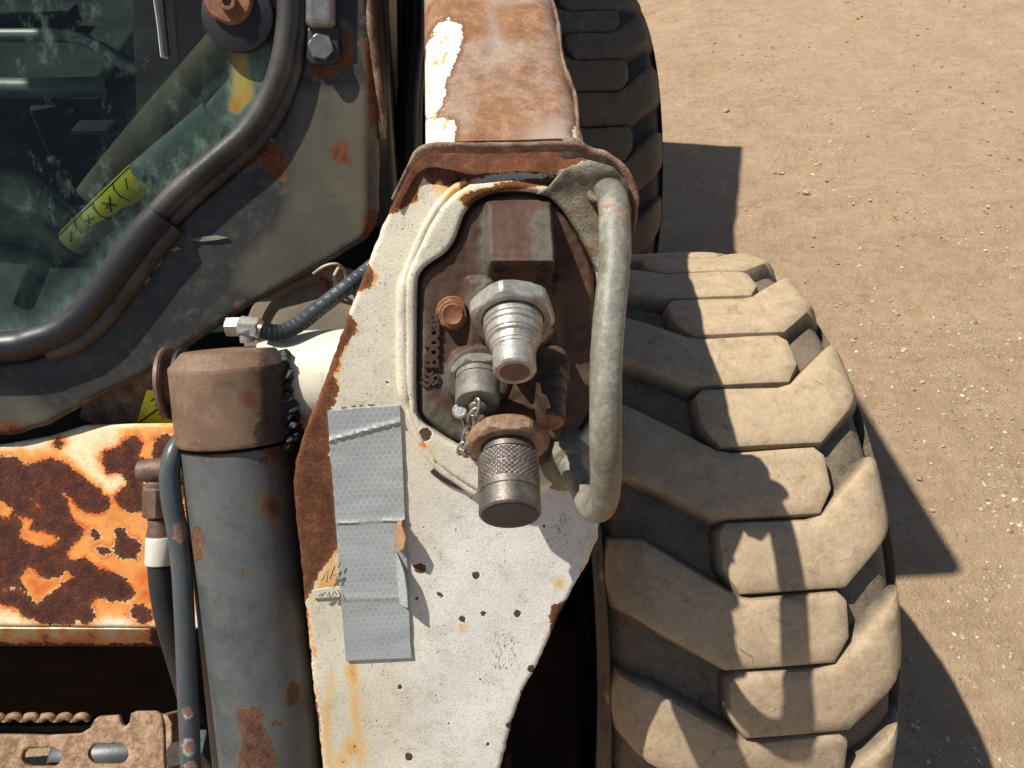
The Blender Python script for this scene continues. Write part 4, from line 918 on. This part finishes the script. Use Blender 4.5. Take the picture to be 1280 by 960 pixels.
for k in range(9):
    x = 105-k*21
    sweep('tread_tooth', crom([PT.hit(x-8, 898, .002), PT.hit(x-4, 894, .005), PT.hit(x+3, 893.5, .005), PT.hit(x+7, 898, .002)], 4), .0036, M['step'], step, 10, jit=.2)
    sweep('tread_tooth', [PT.hit(x-12, 897, .003), PT.hit(x-12, 901, .003)], .0028, M['step'], step, 8)
# hardware below the step seen through the slots
lathe('step_roller', at(70, 950, .80), MX, [(0, .018), (.004, .020), (.10, .020), (.104, .018)], M['hose'], step, 32)
hexnut('step_bolt', at(214, 948, .70), MX*1+U*.2, .012, .016, M['dark_steel'], step)
boxm('step_bracket', at(232, 965, .80)-Vector((.03, .005, .03)), at(232, 965, .80)+Vector((.03, .02, .05)), M['hose'], step, YAW)

# ---- cab: door panel, seal, glass
PC = Plane(300, 300, .828, 30)
HOLE_PTS = [(376, -330), (377, -100), (377, 0), (376, 50), (370, 95), (354, 140), (326, 184), (282, 224), (236, 262), (200, 298), (166, 340), (140, 376), (112, 408), (80, 432), (40, 446), (0, 452), (-200, 452), (-560, 448), (-560, -330)]
PANEL = [(474, -420), (473, -100), (472, 120), (472, 262), (466, 284), (455, 300), (420, 322), (360, 356), (300, 390), (262, 415), (215, 448), (170, 475), (130, 492), (95, 512), (60, 532), (20, 544), (-40, 548), (-640, 548), (-640, -420)]
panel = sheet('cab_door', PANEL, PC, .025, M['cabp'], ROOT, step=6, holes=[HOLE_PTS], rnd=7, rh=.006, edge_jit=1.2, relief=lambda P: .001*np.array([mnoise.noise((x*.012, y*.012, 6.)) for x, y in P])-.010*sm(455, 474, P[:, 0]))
panel['label'] = 'dark grey cab door frame with peeling paint'
wear(panel, 'rust', [[(312, 188), (330, 180), (352, 182), (360, 200), (358, 222), (346, 226), (336, 214), (326, 200), (296, 216), (310, 204)], [(410, 190), (422, 178), (434, 178), (438, 206), (424, 204)], [(-20, 532), (10, 524), (30, 532), (48, 540), (50, 550), (-20, 552)], [(92, 508), (106, 502), (116, 512), (100, 520)], [(455, 60), (464, 40), (472, 60), (472, 160), (466, 172), (460, 120)], [(454, 268), (468, 262), (474, 280), (455, 302)], [(384, 84), (420, 84), (432, 64), (430, 30), (440, 40), (438, 80), (415, 98), (395, 100)]], spots=[(216, 290, 9), (330, 206, 4), (380, 250, 2), (390, 292, 2), (62, 540, 4), (456, 24, 3), (452, 52, 4), (355, 238, 4), (300, 382, 4), (345, 378, 3)])
wear(panel, 'stain_and_light', [[(370, 110), (470, 100), (470, 290), (420, 325), (330, 372), (290, 360), (300, 320), (345, 285), (360, 240), (360, 180)], [(-20, 478), (20, 484), (60, 506), (90, 536), (-20, 548)]])  # dust tone that also paints in the lit right side and lower left corner
# curls of pale paint lifting along the seal
for pts in ([(237, 300), (252, 296), (270, 294), (286, 297), (270, 300), (250, 302)], [(178, 334), (190, 322), (206, 320), (200, 332), (190, 340)], [(170, 352), (180, 346), (190, 347), (182, 356)], [(212, 312), (222, 308), (228, 311), (218, 314)], [(331, 172), (338, 170), (343, 175), (336, 178)]):
    sheet('paint_curl', pts, PC, .001, M['curl'], panel, step=3, rnd=0, base=.0015, relief=lambda P: .001*sm(P[:, 0].min(), P[:, 0].max(), P[:, 0]))
# seal: worn grey bead above, glossy black sleeve below
sp_ = [(364, -330), (365, -120), (364, 0), (361, 48), (352, 92), (335, 132), (310, 168), (272, 202), (232, 236), (200, 268)]
def seal_prof(a): return 1+.10*math.cos(2*a)-.13*math.exp(-((abs(a-math.pi)-1.0)/.28)**2)
sl1 = sweep('window_seal', crom([PC.hit(x, y, .004) for x, y in sp_], 10), .0135, M['seal'], panel, 28, prof=seal_prof)
sl1b = sweep('window_seal', crom([PC.hit(x+13, y+11*min(1, max(0, (y+20)/120)), .002) for x, y in sp_], 10), .0072, M['seal'], panel, 20)
sb = [(206, 268), (186, 290), (162, 322), (138, 356), (112, 388), (84, 411), (48, 425), (0, 433), (-200, 434), (-560, 430)]
sl2 = sweep('seal_sleeve', crom([PC.hit(x, y, .006) for x, y in sb], 10), lambda t: .0160+.0006*math.sin(t*9), M['seal_black'], panel, 28, jit=.012)
sl3 = sweep('seal_sleeve', crom([PC.hit(x+15, y+14, .002) for x, y in sb[:7]], 10), .011, M['seal'], panel, 20, jit=.015)
glass = sheet('window_glass', HOLE_PTS, PC, .005, M['glass'], panel, step=9, rnd=0, base=-.008, back=False)
wear(glass, 'stain_and_light', [[(286, 36), (306, 36), (312, 80), (318, 120), (300, 142), (286, 140), (288, 90)]]); wear(glass, 'dust', [[(376, 60), (330, 160), (280, 220), (200, 290), (140, 370), (80, 432), (0, 450), (-100, 450), (-100, 432), (50, 412), (110, 350), (172, 285), (240, 205), (300, 130), (315, 20)]])
# round bracket with socket screw on the glass
rb = PC.hit(298, 20, -.002)
lathe('rubber_disc', rb, PC.n, [(0, .034), (.006, .034), (.007, .032)], M['rubber'], panel, 40)
lathe('hinge_disc', PC.hit(289, 2, .005), PC.n, [(0, .0225), (.004, .0225), (.0065, .020)], M['bolt_rust'], panel, 40)
lathe('socket_screw', PC.hit(290, 7, .011), PC.n, [(0, .0085), (.006, .0085), (.007, .0072), (.007, .0045), (.003, .004)], M['bolt_rust'], panel, 32, rf=lambda a, z, r: r if r > .006 else r*(.88/math.cos((a % (math.pi/3))-math.pi/6)))
# bracket with hex bolt on the door post
brk = sheet('hinge_plate', [(386, 37), (424, 37), (426, 74), (420, 82), (391, 82), (385, 74)], PC, .004, M['cabp'], panel, step=5, rnd=2, base=.009); blank(brk, 'rust', 'stain_and_light')
M['bar_steel'] = metal_mat('grey_hinge_bar', (.16, .155, .145), (.25, .245, .23), (.33, .32, .30), .35, .5, 50, .0002)
hb = sheet('hinge_bar', [(384, -180), (420, -180), (421, 34), (416, 38), (388, 38), (384, 30)], PC, .012, M['bar_steel'], panel, step=6, rnd=6, rh=.007, base=.016)
hexnut('hinge_bolt', PC.hit(403, 62, .009), PC.n+MX*.15, .0125, .009, M['bar_steel'], panel, rot=.2)
# wiper arm on the glass
wa = sweep('wiper_arm', [PC.hit(186, -200, .010), PC.hit(196, -20, .006), PC.hit(203, 36, .004), PC.hit(207, 73, .004)], .0055, M['white_band'], panel, 8, flat=(1.1, .4))
sweep('wiper_arm', [PC.hit(196, -200, .012), PC.hit(205, -20, .010), PC.hit(210, 36, .008), PC.hit(213, 72, .006)], .0022, M['rubber'], panel, 8)
# cab shell behind: post, side wall, roof, rear
def cabpt(x, y, z):   # machine coordinates relative to the door's right edge foot
    return base_c+MX*x+MY*y+Z*z
edge_lo = PC.hit(474, 280, 0.); edge_hi = PC.hit(474, -420, 0.)
base_c = Vector((edge_lo.x, edge_lo.y, 0))
M['cab_side'] = painted('cab_side_paint', (.022, .028, .030), (.034, .036, .034), rough=.3, speck=.7, grime=.3, grime_col=(.06, .055, .045), halo_w=4)
k_ = .577
def slab_h(name, z0, z1, x0, x1, y0, y1, mat, **kw): return hull_box(name, [cabpt(x0, y0, z0), cabpt(x1, y0, z0), cabpt(x1, y1, z0), cabpt(x0, y1, z0), cabpt(x0, y0, z1), cabpt(x1, y0, z1), cabpt(x1, y1, z1), cabpt(x0, y1, z1)], mat, ROOT, **kw)
ztop = 1.88; zl = edge_lo.z
dy = lambda z: (z-zl)*k_
side = hull_box('cab_side', [cabpt(-.022, .016, zl-.02), cabpt(.018, .030, zl-.02), cabpt(-.02, 1.2, zl-.02), cabpt(-.06, 1.2, zl-.02), cabpt(-.022, dy(ztop)+.016, ztop), cabpt(.018, dy(ztop)+.03, ztop), cabpt(-.02, 1.2, ztop), cabpt(-.06, 1.2, ztop)], M['cab_side'], ROOT, bev=.008)
roof = hull_box('cab_roof', [cabpt(-.95, dy(ztop)-.24, ztop), cabpt(.012, dy(ztop)-.24, ztop), cabpt(-.02, 1.2, ztop), cabpt(-.95, 1.2, ztop), cabpt(-.95, dy(ztop)-.22, ztop+.05), cabpt(.0, dy(ztop)-.22, ztop+.05), cabpt(-.03, 1.2, ztop+.05), cabpt(-.95, 1.2, ztop+.05)], M['cabp'], ROOT, bev=.01)
rear = hull_box('cab_rear', [cabpt(-.95, 1.1, .5), cabpt(-.06, 1.1, .5), cabpt(-.06, 1.16, .5), cabpt(-.95, 1.16, .5), cabpt(-.95, 1.1, ztop), cabpt(-.06, 1.1, ztop), cabpt(-.06, 1.16, ztop), cabpt(-.95, 1.16, ztop)], M['interior'], ROOT)
floor = hull_box('cab_floor', [cabpt(-.95, .0, .60), cabpt(-.03, .0, .60), cabpt(-.06, 1.1, .60), cabpt(-.95, 1.1, .60), cabpt(-.95, .0, .64), cabpt(-.03, .0, .64), cabpt(-.06, 1.1, .64), cabpt(-.95, 1.1, .64)], M['interior'], ROOT)
# side trim strip: rust edged gap right of the door post
st_ = sweep('post_trim', crom([PC.hit(459, -300, -.004), PC.hit(461, 0, -.004), PC.hit(466, 60, -.006), PC.hit(474, 130, -.012), PC.hit(477, 172, -.016)], 8), .0040, M['flange'], side, 10, jit=.4)
# seat and things inside the cab
seat = hull_box('operator_seat', [cabpt(-.75, .42, .64), cabpt(-.25, .42, .64), cabpt(-.25, .9, .64), cabpt(-.75, .9, .64), cabpt(-.72, .40, .92), cabpt(-.28, .40, .92), cabpt(-.28, .9, .92), cabpt(-.72, .9, .92)], M['interior'], ROOT, bev=.04)
hull_box('seat_back', [cabpt(-.72, .80, .92), cabpt(-.28, .80, .92), cabpt(-.28, .95, .92), cabpt(-.72, .95, .92), cabpt(-.70, .88, 1.4), cabpt(-.30, .88, 1.4), cabpt(-.30, 1.0, 1.4), cabpt(-.70, 1.0, 1.4)], M['interior'], seat, bev=.04)
bar_l = sweep('lap_bar', crom([at(-150, 105, .98), at(0, 110, 1.0), at(70, 110, 1.01), at(132, 108, 1.03)], 8), .0125, M['interior_green'], ROOT, 18)
sweep('lap_bar_tube', crom([at(-120, 46, 1.06), at(20, 44, 1.06), at(90, 46, 1.06), at(130, 62, 1.05), at(165, 85, 1.04), at(215, 92, 1.04)], 10), .0085, M['interior_green'], bar_l, 14)
pd = hull_box('side_liner', [at(172, 165, 1.04), at(262, 150, .96), at(262, 150, 1.02), at(172, 165, 1.1), at(160, -120, .96), at(268, -120, .88), at(268, -120, .96), at(160, -120, 1.06)], M['interior_brown'], ROOT, bev=.006)
pb = sweep('dusty_bar', [at(285, 46, .855), at(240, 96, .885), at(180, 166, .92), at(124, 232, .955), at(112, 246, .96)], .0165, M['dusty_bar'], ROOT, 14, jit=.10, flat=(1., 1.))
gs_ = sweep('gas_strut', [at(300, 108, .820), at(268, 143, .838)], .0125, M['strut'], ROOT, 22)
sweep('strut_tube', [at(268, 143, .838), at(180, 217, .866), at(92, 302, .896)], .0158, M['strut'], gs_, 26)
yl = sweep('yellow_label', [at(178, 219, .8658), at(150, 245, .8755), at(118, 276, .8868)], .0161, M['yellow'], gs_, 26); yl['label'] = 'yellow label wrapped round the strut'
sweep('yellow_label', [at(117, 277, .8871), at(90, 303, .8960)], .0160, plain('soiled_yellow', (.36, .34, .06), .6), gs_, 26)
def strut_pt(t, off, rr=.0164):
    a = at(178, 219, .8658); b = at(90, 303, .896); d_ = (b-a).normalized(); n1 = (-A-d_*(-A).dot(d_)).normalized(); n2 = d_.cross(n1)
    return a.lerp(b, t)+n1*math.cos(off)*rr+n2*math.sin(off)*rr
V = []; Fc = []
for pts in ([(.0, .55), (1., .55)], [(.22, .55), (.24, .1), (.24, -.5), (.22, -1.1)], [(.5, .55), (.52, .1), (.52, -.5), (.5, -1.1)], [(.76, .55), (.78, .1), (.78, -.5)], [(.32, -.05), (.38, -.5), (.42, -.8)], [(.42, .0), (.37, -.35), (.34, -.75)], [(.34, -.3), (.43, -.42)], [(.60, .1), (.66, -.4)], [(.58, -.3), (.67, -.1)], [(.08, .1), (.14, -.5)], [(.84, .1), (.92, -.4)]):
    P3 = [strut_pt(t, o_) for t, o_ in pts]
    o = sweep('label_print', P3, .0008, M['ink'], None, 6); b = len(V); V += [tuple(v.co+o.location) for v in o.data.vertices]; Fc += [[i+b for i in p_.vertices] for p_ in o.data.polygons]; bpy.data.objects.remove(o)
mk('label_print', V, Fc, M['ink'], gs_)
rgi = np.random.default_rng(21)
for px, py, d, w, h, a_ in ((30, 22, 1.25, .16, .03, .1), (75, 165, 1.15, .05, .09, .5), (135, 160, 1.12, .09, .012, .05)):
    c_ = at(px, py, d); boxm('interior_panel', c_-Vector((w/2, .02, h/2)), c_+Vector((w/2, .02, h/2)), M['interior_green'] if rgi.random() > .8 else M['interior'], ROOT, a_, .006)
sweep('control_lever', crom([at(30, 380, 1.02), at(60, 300, .98), at(70, 235, .95)], 6), .012, M['interior'], ROOT, 12)

for k, (x0, x1, r_) in enumerate(((517, 512, .012), (528, 520, .009), (508, 506, .010))):
    sweep('side_hose', crom([at(x0, -60, 1.08+k*.03), at(x0+3, 40, 1.0+k*.03), at(x1, 120, .96+k*.03), at(x1-2, 210, .93)], 6), r_, M['rubber'], side, 12, jit=.1)
# ---- behind the hose: dusty pan and wires
pan = lathe('dusty_pan', at(405, 425, .86), (Z*.8-MY*.6), [(0, .07), (.012, .078), (.016, .080), (.018, .078), (.016, .066), (.008, .062)], M['pan'], ROOT, 48)
sweep('wire', crom([at(408, 330, .88), at(403, 345, .86), at(407, 360, .86), at(408, 372, .87)], 6), .0034, M['wire_red'], pan, 10)
sweep('wire', crom([at(392, 342, .84), at(405, 333, .83), at(420, 330, .83), at(430, 338, .84), at(432, 350, .85), at(424, 358, .86)], 6), .0016, M['wire_cream'], pan, 8)
sweep('wire', crom([at(425, 332, .85), at(418, 345, .84), at(420, 356, .85)], 6), .0018, M['wire_cream'], pan, 8)

# ---- chassis, added dark gap box, rear
lipw = PB.hit(100, 787, 0.)
yw = (lipw-base_c).dot(MY)
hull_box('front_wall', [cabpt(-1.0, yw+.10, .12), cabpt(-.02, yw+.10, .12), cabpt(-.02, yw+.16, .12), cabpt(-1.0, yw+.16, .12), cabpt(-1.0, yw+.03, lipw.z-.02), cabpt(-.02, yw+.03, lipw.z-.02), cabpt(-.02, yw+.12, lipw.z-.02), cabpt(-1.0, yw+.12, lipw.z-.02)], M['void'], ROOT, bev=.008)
hull_box('gap_dark_box', [cabpt(-.05, yw-.02, .18), cabpt(.188, yw-.30, .18), cabpt(.188, yw+.5, .18), cabpt(-.05, yw+.5, .18), cabpt(-.05, yw+.02, .66), cabpt(.188, yw-.04, .62), cabpt(.188, yw+.5, .66), cabpt(-.05, yw+.5, .66)], M['void'], ROOT, bev=.008)  # dark box added to keep the gap between arm and tyre black
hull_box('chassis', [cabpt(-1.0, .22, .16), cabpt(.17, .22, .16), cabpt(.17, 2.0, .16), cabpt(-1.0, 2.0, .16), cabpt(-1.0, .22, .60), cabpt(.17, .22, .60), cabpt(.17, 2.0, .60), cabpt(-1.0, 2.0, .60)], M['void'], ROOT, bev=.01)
hull_box('engine_body', [cabpt(-1.0, 1.22, .60), cabpt(.10, 1.22, .60), cabpt(.10, 2.15, .60), cabpt(-1.0, 2.15, .60), cabpt(-1.0, 1.22, 1.05), cabpt(.10, 1.22, 1.05), cabpt(.10, 2.15, 1.2), cabpt(-1.0, 2.15, 1.2)], M['cab_side'], ROOT, bev=.02)
hull_box('arm_tower', [cabpt(.0, 1.55, .6), cabpt(.16, 1.55, .6), cabpt(.16, 2.15, .6), cabpt(.0, 2.15, .6), cabpt(.0, 1.42, 1.38), cabpt(.16, 1.42, 1.38), cabpt(.16, 2.16, 1.80), cabpt(.0, 2.16, 1.80)], M['tube'], ROOT, bev=.02)
for o_ in list(bpy.data.objects):
    if o_.type == 'MESH' and o_.data.materials and o_.data.materials[0] in (M['cabp'], M['cab_side'], M['arm'], M['beam'], M['barrel'], M['cap'], M['block'], M['cream_boss'], M['pipe'], M['tube']): blank(o_, 'rust', 'stain_and_light', 'paint', 'scuff', 'fade', 'chip')
    if o_.type == 'MESH' and o_.data.materials and o_.data.materials[0] == M['glass']: blank(o_, 'stain_and_light', 'dust')

# ---- a torn dry scrap caught between the couplers
PL = Plane(680, 500, .540, 44)
sc_ = sheet('dry_leaf', [(670, 478), (674, 480), (676, 492), (682, 494), (686, 505), (690, 520), (684, 523), (682, 528), (670, 527), (668, 512), (660, 507), (667, 504)], PL, .0008, M['scrap'], None, step=2.5, rnd=0, relief=lambda P: .003*np.sin(P[:, 0]*.35)*np.cos(P[:, 1]*.2), base=.006)
thing(sc_, 'torn orange brown dry leaf scrap caught between the metal couplers', 'leaf')
